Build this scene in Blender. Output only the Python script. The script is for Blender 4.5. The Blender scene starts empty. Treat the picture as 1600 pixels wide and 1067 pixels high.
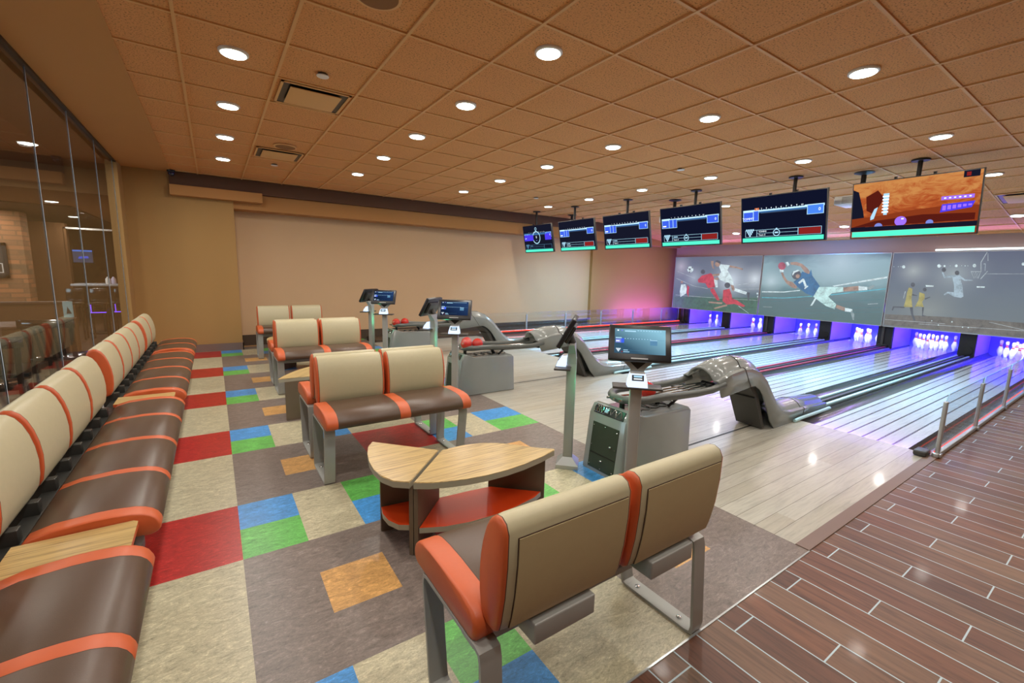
import bpy, bmesh, math, random
from mathutils import Vector, Matrix
random.seed(7)
C = bpy.context.scene.collection
PI = math.pi

# ------------------------------------------------------------------ materials
def S(h):
    h = h.lstrip('#'); o = []
    for i in (0, 2, 4):
        c = int(h[i:i+2], 16) / 255
        o.append(c / 12.92 if c <= .04045 else ((c + .055) / 1.055) ** 2.4)
    return (*o, 1)

class NT:
    def __init__(s, name):
        s.m = bpy.data.materials.new(name); s.m.use_nodes = True
        s.t = s.m.node_tree; s.n = s.t.nodes; s.n.clear()
        s.out = s.n.new('ShaderNodeOutputMaterial')
    def add(s, typ, **kw):
        n = s.n.new(typ)
        for k, v in kw.items(): setattr(n, k, v)
        return n
    def link(s, a, b): s.t.links.new(a, b)
    def put(s, sock, v):
        if hasattr(v, 'links'): s.link(v, sock)
        else: sock.default_value = v
    def math(s, op, a, b=0.0):
        n = s.add('ShaderNodeMath', operation=op); s.put(n.inputs[0], a); s.put(n.inputs[1], b); return n.outputs[0]
    def mix(s, f, a, b, mode='MIX'):
        n = s.add('ShaderNodeMix', data_type='RGBA', blend_type=mode)
        s.put(n.inputs[0], f); s.put(n.inputs[6], a); s.put(n.inputs[7], b); return n.outputs[2]
    def pos(s): return s.add('ShaderNodeNewGeometry').outputs['Position']
    def obj(s): return s.add('ShaderNodeTexCoord').outputs['Object']
    def mapping(s, v, scale=(1, 1, 1), loc=(0, 0, 0), rot=(0, 0, 0)):
        n = s.add('ShaderNodeMapping'); s.link(v, n.inputs[0])
        n.inputs['Scale'].default_value = scale; n.inputs['Location'].default_value = loc; n.inputs['Rotation'].default_value = rot
        return n.outputs[0]
    def noise(s, v, scale, detail=4, rough=.55, dist=0):
        n = s.add('ShaderNodeTexNoise'); s.link(v, n.inputs['Vector'])
        n.inputs['Scale'].default_value = scale; n.inputs['Detail'].default_value = detail
        n.inputs['Roughness'].default_value = rough; n.inputs['Distortion'].default_value = dist
        return n.outputs[0]
    def ramp(s, f, stops):
        n = s.add('ShaderNodeValToRGB'); s.link(f, n.inputs[0]); e = n.color_ramp.elements
        while len(e) < len(stops): e.new(.5)
        for i, (p, c) in enumerate(stops):
            e[i].position = p; e[i].color = c if len(c) == 4 else (*c, 1)
        return n.outputs[0]
    def bump(s, h, strength=.2, dist=.01):
        n = s.add('ShaderNodeBump'); n.inputs['Strength'].default_value = strength; n.inputs['Distance'].default_value = dist
        s.link(h, n.inputs['Height']); return n.outputs[0]
    def bsdf(s, col, rough=.5, metal=0., spec=.5, normal=None, coat=0., emis=None, es=0.):
        b = s.add('ShaderNodeBsdfPrincipled')
        s.put(b.inputs['Base Color'], col); s.put(b.inputs['Roughness'], rough); s.put(b.inputs['Metallic'], metal)
        b.inputs['Specular IOR Level'].default_value = spec
        if coat: b.inputs['Coat Weight'].default_value = coat; b.inputs['Coat Roughness'].default_value = .08
        if normal is not None: s.link(normal, b.inputs['Normal'])
        if emis is not None: s.put(b.inputs['Emission Color'], emis); b.inputs['Emission Strength'].default_value = es
        s.link(b.outputs[0], s.out.inputs[0]); return b

def vary(c, k): return (c[0]*k, c[1]*k, c[2]*k, 1)

def plain(name, hexc, rough=.5, metal=0., spec=.5, nscale=0, amt=.12, bscale=0, bstr=.1, coat=0.):
    t = NT(name); c = S(hexc); v = t.obj(); col = c; nrm = None
    if nscale:
        n = t.noise(v, nscale); col = t.mix(n, vary(c, 1-amt), vary(c, 1+amt))
    if bscale: nrm = t.bump(t.noise(v, bscale, 3), bstr, .002)
    t.bsdf(col, rough, metal, spec, nrm, coat); return t.m

def emit(name, hexc, strength):
    t = NT(name); e = t.add('ShaderNodeEmission'); e.inputs[0].default_value = S(hexc); e.inputs[1].default_value = strength
    t.link(e.outputs[0], t.out.inputs[0]); return t.m

def marmoleum(name, hexc, rot=0., rough=.32):
    t = NT(name); c = S(hexc); p = t.mapping(t.pos(), scale=(1, 2.6, 1), rot=(0, 0, rot))
    a = t.noise(p, 11, 9, .75, 1.6); b = t.noise(p, 60, 6, .7, 1.5)
    f = t.math('ADD', t.math('MULTIPLY', a, .55), t.math('MULTIPLY', b, .45))
    col = t.ramp(f, [(.36, vary(c, .45)), (.46, vary(c, .86)), (.53, vary(c, 1.05)), (.585, vary(c, 1.35)), (.64, (min(1, c[0]*1.5+.06), min(1, c[1]*1.55+.08), min(1, c[2]*1.6+.08), 1))])
    t.bsdf(col, rough, 0, .4, t.bump(b, .06, .002)); return t.m

def planks(name, axis, width, length, cols, gap, gapw, shift=.37, y0=0., rough=.2, grain=1., coat=.3, joint=True):
    """boards that run along world x (axis 0) or y (axis 1); every board a tone of its own"""
    t = NT(name); sp = t.add('ShaderNodeSeparateXYZ'); t.link(t.pos(), sp.inputs[0])
    u = sp.outputs[axis]; w = sp.outputs[1-axis]
    r = t.math('DIVIDE', t.math('SUBTRACT', w, y0), width)
    row = t.math('FLOOR', r); fr = t.math('FRACT', r)
    q = t.math('DIVIDE', t.math('ADD', u, t.math('MULTIPLY', row, shift)), length)
    cell = t.math('FLOOR', q); fq = t.math('FRACT', q)
    cv = t.add('ShaderNodeCombineXYZ'); t.link(row, cv.inputs[0]); t.link(cell, cv.inputs[1])
    wn = t.add('ShaderNodeTexWhiteNoise', noise_dimensions='2D'); t.link(cv.outputs[0], wn.inputs[0])
    gv = t.add('ShaderNodeCombineXYZ')
    t.link(t.math('MULTIPLY', u, 1.3), gv.inputs[0]); t.link(t.math('MULTIPLY', w, 16), gv.inputs[1]); t.link(t.math('MULTIPLY', wn.outputs[0], 31), gv.inputs[2])
    g = t.noise(gv.outputs[0], 2.2, 6, .62, 1.1)
    base = t.ramp(wn.outputs[0], [(i/(len(cols)-1), S(c)) for i, c in enumerate(cols)])
    k = t.ramp(g, [(.3, (1-.42*grain,)*3), (.5, (1,)*3), (.7, (1+.22*grain,)*3)])
    col = t.mix(1.0, base, k, 'MULTIPLY')
    gw = gapw / width / 2
    d = t.math('MINIMUM', fr, t.math('SUBTRACT', 1, fr)); m = t.math('LESS_THAN', d, gw)
    if joint:
        d2 = t.math('MINIMUM', fq, t.math('SUBTRACT', 1, fq)); m = t.math('MAXIMUM', m, t.math('LESS_THAN', d2, gapw/length/2))
    col = t.mix(m, col, S(gap))
    t.bsdf(col, rough, 0, .5, t.bump(t.math('SUBTRACT', 1, m), .15, .002), coat); return t.m

def laminate(name, hexc, dark):
    t = NT(name); v = t.mapping(t.obj(), scale=(1.2, 42, 1.2), rot=(0, 0, .12))
    n = t.noise(v, 2.5, 5, .6, .3); n2 = t.noise(v, 11, 2, .5)
    col = t.ramp(t.math('ADD', t.math('MULTIPLY', n, .7), t.math('MULTIPLY', n2, .3)), [(.36, S(dark)), (.48, S(hexc)), (.65, vary(S(hexc), 1.25))])
    t.bsdf(col, .28, 0, .5); return t.m

def brick(name):
    t = NT(name); n = t.add('ShaderNodeTexBrick'); sp = t.add('ShaderNodeSeparateXYZ'); t.link(t.pos(), sp.inputs[0])
    cv = t.add('ShaderNodeCombineXYZ'); t.link(t.math('ADD', sp.outputs[0], sp.outputs[1]), cv.inputs[0]); t.link(sp.outputs[2], cv.inputs[1]); t.link(cv.outputs[0], n.inputs[0])
    n.inputs['Color1'].default_value = S('#a8744f'); n.inputs['Color2'].default_value = S('#6b5a45'); n.inputs['Mortar'].default_value = S('#7a6147')
    n.inputs['Scale'].default_value = 1; n.inputs['Brick Width'].default_value = .42; n.inputs['Row Height'].default_value = .1; n.inputs['Mortar Size'].default_value = .012
    t.bsdf(n.outputs[0], .8, 0, .3, t.bump(n.outputs[1], -.5, .02)); return t.m

def glassy(name, tint, refl, rough=.0, cap=.3):
    """thin clear sheet: see-through with a fresnel reflection"""
    t = NT(name); a = t.add('ShaderNodeBsdfTransparent'); a.inputs[0].default_value = tint
    g = t.add('ShaderNodeBsdfGlossy'); g.inputs['Roughness'].default_value = rough
    f = t.add('ShaderNodeFresnel'); f.inputs[0].default_value = 1.5
    m = t.add('ShaderNodeMixShader'); t.link(t.math('MINIMUM', t.math('MULTIPLY', f.outputs[0], refl), cap), m.inputs[0])
    t.link(a.outputs[0], m.inputs[1]); t.link(g.outputs[0], m.inputs[2]); t.link(m.outputs[0], t.out.inputs[0]); return t.m

def ceiling_mat(name, hexc):
    t = NT(name); c = S(hexc); v = t.pos()
    a = t.noise(v, 95, 2, .5); b = t.noise(v, 3.0, 2)
    col = t.ramp(a, [(.33, vary(c, .3)), (.40, vary(c, .92)), (.5, c), (.7, vary(c, 1.08))])
    col = t.mix(t.math('MULTIPLY', b, .25), col, vary(c, .8))
    t.bsdf(col, .9, 0, .2, t.bump(a, .25, .003)); return t.m

# ------------------------------------------------------------------ geometry
class MB:
    """collects shapes with several materials into ONE mesh object"""
    def __init__(s): s.bm = bmesh.new(); s.mats = []
    def mi(s, m):
        if m not in s.mats: s.mats.append(m)
        return s.mats.index(m)
    def poly(s, pts, m, M=None):
        vs = [s.bm.verts.new(M @ Vector(p) if M else Vector(p)) for p in pts]
        try: f = s.bm.faces.new(vs)
        except ValueError: return None
        f.material_index = s.mi(m); return f
    def box(s, x0, x1, y0, y1, z0, z1, m, M=None, bev=0., side=None):
        v = [Vector((x, y, z)) for z in (z0, z1) for y in (y0, y1) for x in (x0, x1)]
        if M: v = [M @ p for p in v]
        v = [s.bm.verts.new(p) for p in v]; i = s.mi(m); fs = []
        for k, q in enumerate(((0, 2, 3, 1), (4, 5, 7, 6), (0, 1, 5, 4), (2, 6, 7, 3), (0, 4, 6, 2), (1, 3, 7, 5))):
            f = s.bm.faces.new([v[j] for j in q]); f.material_index = s.mi(side[k]) if side and k in side else i; fs.append(f)
        if bev:
            ed = list({e for f in fs for e in f.edges})
            r = bmesh.ops.bevel(s.bm, geom=ed, offset=bev, segments=3, affect='EDGES', profile=.5)
        return s
    def prism(s, pts, z0, z1, m, side=None, M=None, bev=0.):
        f = lambda p, z: (M @ Vector((p[0], p[1], z))) if M else Vector((p[0], p[1], z))
        a = [s.bm.verts.new(f(p, z0)) for p in pts]; b = [s.bm.verts.new(f(p, z1)) for p in pts]; n = len(pts)
        i = s.mi(m); j = s.mi(side or m); fs = []
        ar = sum(pts[k][0]*pts[(k+1) % n][1] - pts[(k+1) % n][0]*pts[k][1] for k in range(n))
        if ar < 0: a.reverse(); b.reverse()
        t = s.bm.faces.new(b); t.material_index = i; fs.append(t)
        q = s.bm.faces.new(a[::-1]); q.material_index = i
        for k in range(n):
            q = s.bm.faces.new((a[k], a[(k+1) % n], b[(k+1) % n], b[k])); q.material_index = j
        if bev: bmesh.ops.bevel(s.bm, geom=list(t.edges), offset=bev, segments=2, affect='EDGES')
        return s
    def loft(s, rings, mats, cap0=None, cap1=None, closed=True, flip=False):
        """rings: list of equal lists of points; mats: one material per span, or fn(span, k)"""
        R = [[s.bm.verts.new(Vector(p)) for p in r] for r in rings]; n = len(rings[0])
        for i in range(len(R)-1):
            for k in range(n if closed else n-1):
                q = [R[i][k], R[i][(k+1) % n], R[i+1][(k+1) % n], R[i+1][k]]
                if flip: q.reverse()
                f = s.bm.faces.new(q); m = mats(i, k) if callable(mats) else (mats[i] if isinstance(mats, list) else mats); f.material_index = s.mi(m)
        for r, cm, rev in ((R[0], cap0, True), (R[-1], cap1, False)):
            if cm:
                f = s.bm.faces.new(r[::-1] if rev != flip else r); f.material_index = s.mi(cm)
        return s
    def lathe(s, prof, m, n=24, M=None, mats=None):
        """prof: (radius, z) from bottom to top"""
        rings = []
        for r, z in prof:
            rings.append([(M @ Vector((r*math.cos(2*PI*k/n), r*math.sin(2*PI*k/n), z))) if M else (r*math.cos(2*PI*k/n), r*math.sin(2*PI*k/n), z) for k in range(n)])
        return s.loft(rings, mats or m, (mats[0] if mats else m) if prof[0][0] > 1e-5 else None, (mats[-1] if mats else m) if prof[-1][0] > 1e-5 else None)
    def cyl(s, a, b, r, m, n=16, r2=None):
        a, b = Vector(a), Vector(b); d = b-a; M = Matrix.Translation(a) @ d.to_track_quat('Z', 'Y').to_matrix().to_4x4()
        return s.lathe([(r, 0), (r if r2 is None else r2, d.length)], m, n, M)
    def tube(s, path, r, m, n=12, closed=False):
        P = [Vector(p) for p in path]; L = len(P); rings = []; up = Vector((0, 0, 1))
        for i, p in enumerate(P):
            a = P[(i-1) % L] if closed or i > 0 else p; b = P[(i+1) % L] if closed or i < L-1 else p
            t = (b-a).normalized(); u = up if abs(t.z) < .95 else Vector((1, 0, 0))
            x = t.cross(u).normalized(); y = x.cross(t)
            rings.append([p + r*(math.cos(2*PI*k/n)*x + math.sin(2*PI*k/n)*y) for k in range(n)])
        if closed: rings.append(rings[0])
        return s.loft(rings, m, None if closed else m, None if closed else m)
    def bar(s, path, w, th, m, axis, closed=True):
        """flat bar: 'w' wide along 'axis', th thick, swept along a path in the plane across it"""
        P = [Vector(p) for p in path]; L = len(P); A = Vector(axis); rings = []
        for i, p in enumerate(P):
            if closed or 0 < i < L-1:
                d1 = (p-P[(i-1) % L]).normalized(); d2 = (P[(i+1) % L]-p).normalized(); t = (d1+d2).normalized(); k = 1/max(.5, t.dot(d1))
            else:
                t = (P[1]-P[0]).normalized() if i == 0 else (P[-1]-P[-2]).normalized(); k = 1
            nn = t.cross(A).normalized()*th/2*k
            rings.append([p+A*w/2+nn, p-A*w/2+nn, p-A*w/2-nn, p+A*w/2-nn])
        if closed: rings.append(rings[0])
        return s.loft(rings, m, None if closed else m, None if closed else m)
    def sphere(s, c, r, m, n=24, h=14, sz=1.):
        return s.lathe([(r*math.sin(PI*i/h)+1e-6, -r*sz*math.cos(PI*i/h)) for i in range(h+1)], m, n, Matrix.Translation(Vector(c)))
    def text(s, body, size, m, M, align='CENTER'):
        cu = bpy.data.curves.new('t', 'FONT'); cu.body = body; cu.size = size; cu.align_x = align; cu.align_y = 'CENTER'; cu.resolution_u = 2
        o = bpy.data.objects.new('t', cu); C.objects.link(o); bpy.context.view_layer.update()
        me = bpy.data.meshes.new_from_object(o.evaluated_get(bpy.context.evaluated_depsgraph_get()))
        i = s.mi(m); vs = [s.bm.verts.new(M @ v.co) for v in me.vertices]
        for p in me.polygons:
            try: f = s.bm.faces.new([vs[k] for k in p.vertices]); f.material_index = i
            except ValueError: pass
        bpy.data.objects.remove(o); bpy.data.curves.remove(cu); bpy.data.meshes.remove(me); return s
    def build(s, name, parent=None, smooth=35, bevel=0., label=None, solid=0., loc=None, weld=False, normals=True):
        if weld: bmesh.ops.remove_doubles(s.bm, verts=s.bm.verts, dist=1e-5)
        if normals: bmesh.ops.recalc_face_normals(s.bm, faces=s.bm.faces)
        me = bpy.data.meshes.new(name); s.bm.to_mesh(me); s.bm.free()
        for m in s.mats: me.materials.append(m)
        if smooth:
            me.shade_smooth()
            try: me.set_sharp_from_angle(angle=math.radians(smooth))
            except Exception: pass
        o = bpy.data.objects.new(name, me); C.objects.link(o)
        if parent is not None: o.parent = parent
        if loc: o.location = loc
        if solid: md = o.modifiers.new('solid', 'SOLIDIFY'); md.thickness = solid; md.offset = -1
        if bevel:
            md = o.modifiers.new('bevel', 'BEVEL'); md.width = bevel; md.segments = 2; md.limit_method = 'ANGLE'; md.angle_limit = math.radians(40)
        if label: o['label'] = label
        return o

def thing(name, label, cat, loc=(0, 0, 0), rz=0., group=None):
    o = bpy.data.objects.new(name, None); C.objects.link(o); o.location = loc; o.rotation_euler = (0, 0, rz); o.empty_display_size = .1
    o['label'] = label; o['category'] = cat
    if group: o['group'] = group
    return o
def tag(o, label, cat, group=None, kind=None):
    o['label'] = label; o['category'] = cat
    if group: o['group'] = group
    if kind: o['kind'] = kind
    return o
def struct(o, label=None):
    o['kind'] = 'structure'
    if label: o['label'] = label
    return o
def copy_tree(o, parent=None):
    c = o.copy(); C.objects.link(c)
    if parent is not None: c.parent = parent
    for ch in list(o.children): copy_tree(ch, c)
    return c
def dup(o, loc, rz, label):
    c = copy_tree(o); c.location = loc; c.rotation_euler = (0, 0, rz); c['label'] = label; return c
# ------------------------------------------------------------------ palette
K = dict(
 cream=plain('leather_cream', '#bab190', .42, nscale=40, amt=.05, bscale=420, bstr=.12),
 creamback=plain('leather_cream_back', '#b9a87f', .5, nscale=30, amt=.05, bscale=420, bstr=.1),
 orange=plain('leather_orange', '#c65c30', .42, nscale=40, amt=.06, bscale=420, bstr=.12),
 brown=plain('leather_brown', '#543f30', .36, nscale=40, amt=.08, bscale=420, bstr=.12),
 seam=plain('seam', '#4a3427', .7),
 steel=plain('steel_grey', '#a2a29d', .4, .2, nscale=12, amt=.06),
 steeldark=plain('steel_dark', '#4c4b47', .4, .6),
 chrome=plain('chrome', '#c9cdd0', .15, 1.),
 alu=plain('aluminium', '#b9bdbe', .28, .6),
 bolt=plain('bolt', '#d8dadb', .2, 1.),
 black=plain('black_plastic', '#141416', .35),
 blackrough=plain('black_rough', '#1a1a1c', .7),
 grey=plain('return_grey', '#868b89', .24, nscale=5, amt=.05, coat=.5),
 greydark=plain('return_dark', '#3f3d38', .6),
 rubber=plain('rail_rubber', '#565a57', .35),
 door=plain('access_door', '#2f3a2c', .5),
 red=plain('ball_red', '#c32414', .12, nscale=8, amt=.25, coat=.6),
 laminate=laminate('table_laminate', '#b89c66', '#7d6540'),
 edge=plain('table_edge', '#a39c89', .45),
 panel=plain('table_panel', '#6b5c4b', .45, nscale=10, amt=.06),
 shelf=plain('table_shelf', '#e0481a', .35),
 tan=plain('wall_tan', '#a9834e', .8, nscale=2, amt=.03, bscale=300, bstr=.05),
 rose=plain('wall_rose', '#cba983', .8, nscale=2, amt=.03, bscale=300, bstr=.05),
 brownpaint=plain('beam_brown', '#5c3d28', .7),
 soffit=plain('soffit_tan', '#b5814a', .8, nscale=2, amt=.03),
 basedark=plain('baseboard_dark', '#4a3a2c', .5),
 ceil=ceiling_mat('ceiling_tile', '#e0a36a'),
 gyp=plain('ceiling_gypsum', '#c48f54', .9, nscale=1.2, amt=.04, bscale=200, bstr=.05),
 tbar=plain('ceiling_tee', '#e0ae72', .6),
 white=plain('white_plastic', '#e9e7e2', .35),
 light=emit('lamp_glow', '#f4fff2', 14.),
 plank=planks('floor_tile_wood', 1, .1525, .82, ['#5a3726', '#734a33', '#633d2b', '#775a44', '#573626'], '#b4c8ce', .006, .273, 2.64, .42, 1.25, .03),
 approach=planks('approach_boards', 0, .1135, 4.6, ['#b3b0a3', '#aeaa9c', '#b9b6aa', '#aca696'], '#6f675a', .0035, 1.71, .97, .3, .5, .12, False),
 lane=planks('lane_boards', 0, .116, 60, ['#d0d2d4', '#d8dadc', '#cccdce'], '#4c4a47', .016, 0., 1.10, .16, .35, .7, False),
 gutter=plain('gutter_grey', '#55564f', .2, nscale=6, amt=.06, coat=.3),
 cap=plain('divider_cap', '#3e403d', .35),
 railcyan=plain('rail_pale', '#bfe6ea', .25, coat=.4),
 railred=plain('rail_red', '#c04a5c', .25, coat=.4),
 trim=plain('brown_trim', '#7d675c', .5, nscale=8, amt=.05),
 ledred=emit('led_red', '#ff3a2a', 3.0),
 ledwhite=emit('led_white', '#e8fbff', 4.0),
 glass=glassy('glass_clear', (.95, .95, .94, 1), .6, cap=.28),
 screenglass=glassy('glass_low', (.95, .97, .98, 1), .45, cap=.18),
 gedge=plain('glass_edge', '#9cc7e0', .15),
 silicone=plain('glass_joint', '#cfe6f8', .15),
 pit=plain('pit_black', '#17171b', .6),
 kick=plain('kickback_white', '#cfc8e6', .4),
 curtain=plain('pit_curtain', '#7f8ae0', .7),
 pinwhite=plain('pin_white', '#f6f6f2', .18, coat=.5),
 pinred=plain('pin_red', '#c2201c', .3),
 bezel=plain('bezel', '#1b1b1e', .3),
 bezelgrey=plain('bezel_grey', '#3c3a37', .4),
 mount=plain('mount_black', '#1c1815', .5),
 brick=brick('brick_wall'),
 barwood=plain('bar_wood', '#5a3a22', .5, nscale=6, amt=.15),
 chairwood=plain('chair_lacquer', '#33261f', .12, coat=.6),
 barfloor=planks('bar_floor', 1, .2, 1.2, ['#5a4536', '#66503f'], '#40332a', .004, .4, 0, .3),
 barwall=plain('bar_wall', '#6d4a2a', .8, nscale=2, amt=.05),
 barceil=plain('bar_ceiling', '#9a7048', .9),
 barceildark=plain('bar_ceiling_dark', '#5a4330', .8, nscale=9, amt=.4),
)
FL = [marmoleum('floor_cream', '#bbb396'), marmoleum('floor_grey', '#7d716a', .8), marmoleum('floor_red', '#b02c28', .3),
      marmoleum('floor_blue', '#4a94d6', .5), marmoleum('floor_green', '#66b858', .2), marmoleum('floor_ochre', '#c99a5e', .6)]

# screen colours (they give off light)
E_ = dict(navy=emit('scr_navy', '#10142a', 1.), dark=emit('scr_dark', '#17192a', 1.), band=emit('scr_band', '#bfe4ff', 1.3), glow=emit('scr_glow', '#3c6fa8', 1.),
 blue=emit('scr_blue', '#3f62e8', 1.1), blue2=emit('scr_blue2', '#4a86f0', 1.1), teal=emit('scr_teal', '#58f0cc', 1.15), red=emit('scr_red', '#8e2422', 1.), wht=emit('scr_white', '#eaf6ff', 1.5),
 org=emit('scr_orange', '#b4602e', 1.), org2=emit('scr_orange2', '#8c3a1c', 1.), rdk=emit('scr_reddark', '#5a1c14', 1.), pur=emit('scr_purple', '#9a6cf0', 1.2), vio=emit('scr_violet', '#4a3ae0', 1.2),
 slate=emit('scr_slate', '#3a4a66', 1.), slate2=emit('scr_slate2', '#5f8fb2', 1.), pale=emit('scr_pale', '#a9d3ea', 1.2), ora=emit('scr_orangetag', '#d9774a', 1.), lil=emit('scr_lilac', '#7f8de0', 1.))

def lava():
    t = NT('scr_canyon'); v = t.mapping(t.obj(), scale=(1, 1.4, 3.2), rot=(.5, 0, 0)); n = t.noise(v, 3.0, 7, .65, 1.5)
    sp = t.add('ShaderNodeSeparateXYZ'); t.link(t.obj(), sp.inputs[0])
    f = t.math('ADD', t.math('MULTIPLY', n, .62), t.math('MULTIPLY', t.math('ADD', sp.outputs[2], .92), .42))
    col = t.ramp(f, [(.16, S('#2a1a18')), (.30, S('#7a2a16')), (.46, S('#b4562a')), (.60, S('#cf8c4e'))])
    e = t.add('ShaderNodeEmission'); t.link(col, e.inputs[0]); t.link(e.outputs[0], t.out.inputs[0]); return t.m
E_['lava'] = lava()
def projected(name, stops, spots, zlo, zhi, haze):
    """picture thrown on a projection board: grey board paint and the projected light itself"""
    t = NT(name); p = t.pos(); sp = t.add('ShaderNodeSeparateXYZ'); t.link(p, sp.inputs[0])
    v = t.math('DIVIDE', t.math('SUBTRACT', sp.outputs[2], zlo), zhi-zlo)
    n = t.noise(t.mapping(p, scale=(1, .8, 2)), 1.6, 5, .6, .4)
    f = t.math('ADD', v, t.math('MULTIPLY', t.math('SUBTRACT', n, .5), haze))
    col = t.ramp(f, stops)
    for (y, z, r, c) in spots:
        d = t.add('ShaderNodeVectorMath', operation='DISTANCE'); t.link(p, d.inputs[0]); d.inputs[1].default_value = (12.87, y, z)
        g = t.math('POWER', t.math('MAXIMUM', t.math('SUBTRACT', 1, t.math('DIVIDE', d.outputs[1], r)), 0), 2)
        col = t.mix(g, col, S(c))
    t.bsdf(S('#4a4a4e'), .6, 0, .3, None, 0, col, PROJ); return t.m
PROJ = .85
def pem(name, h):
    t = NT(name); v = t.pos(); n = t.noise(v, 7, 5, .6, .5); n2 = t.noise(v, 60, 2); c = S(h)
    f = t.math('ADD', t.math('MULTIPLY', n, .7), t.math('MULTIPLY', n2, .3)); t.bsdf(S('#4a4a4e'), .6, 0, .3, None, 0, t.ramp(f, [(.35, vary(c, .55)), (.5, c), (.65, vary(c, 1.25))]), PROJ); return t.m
PR = {k: pem('projected_'+k, h) for k, h in dict(wht='#d9eef2', cya='#58b8cc', skn='#a98d7c', bal='#b0566a', blu='#2f6f9c', drk='#4d565e', gry='#8fa3a6', pnt='#c4ecea', lin='#b8c6cc', teal='#3f7f86', gra='#3f6a56', red='#c8424e', ice='#a4bcca', yel='#a9a25e', flr='#6b6a62').items()}
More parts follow.
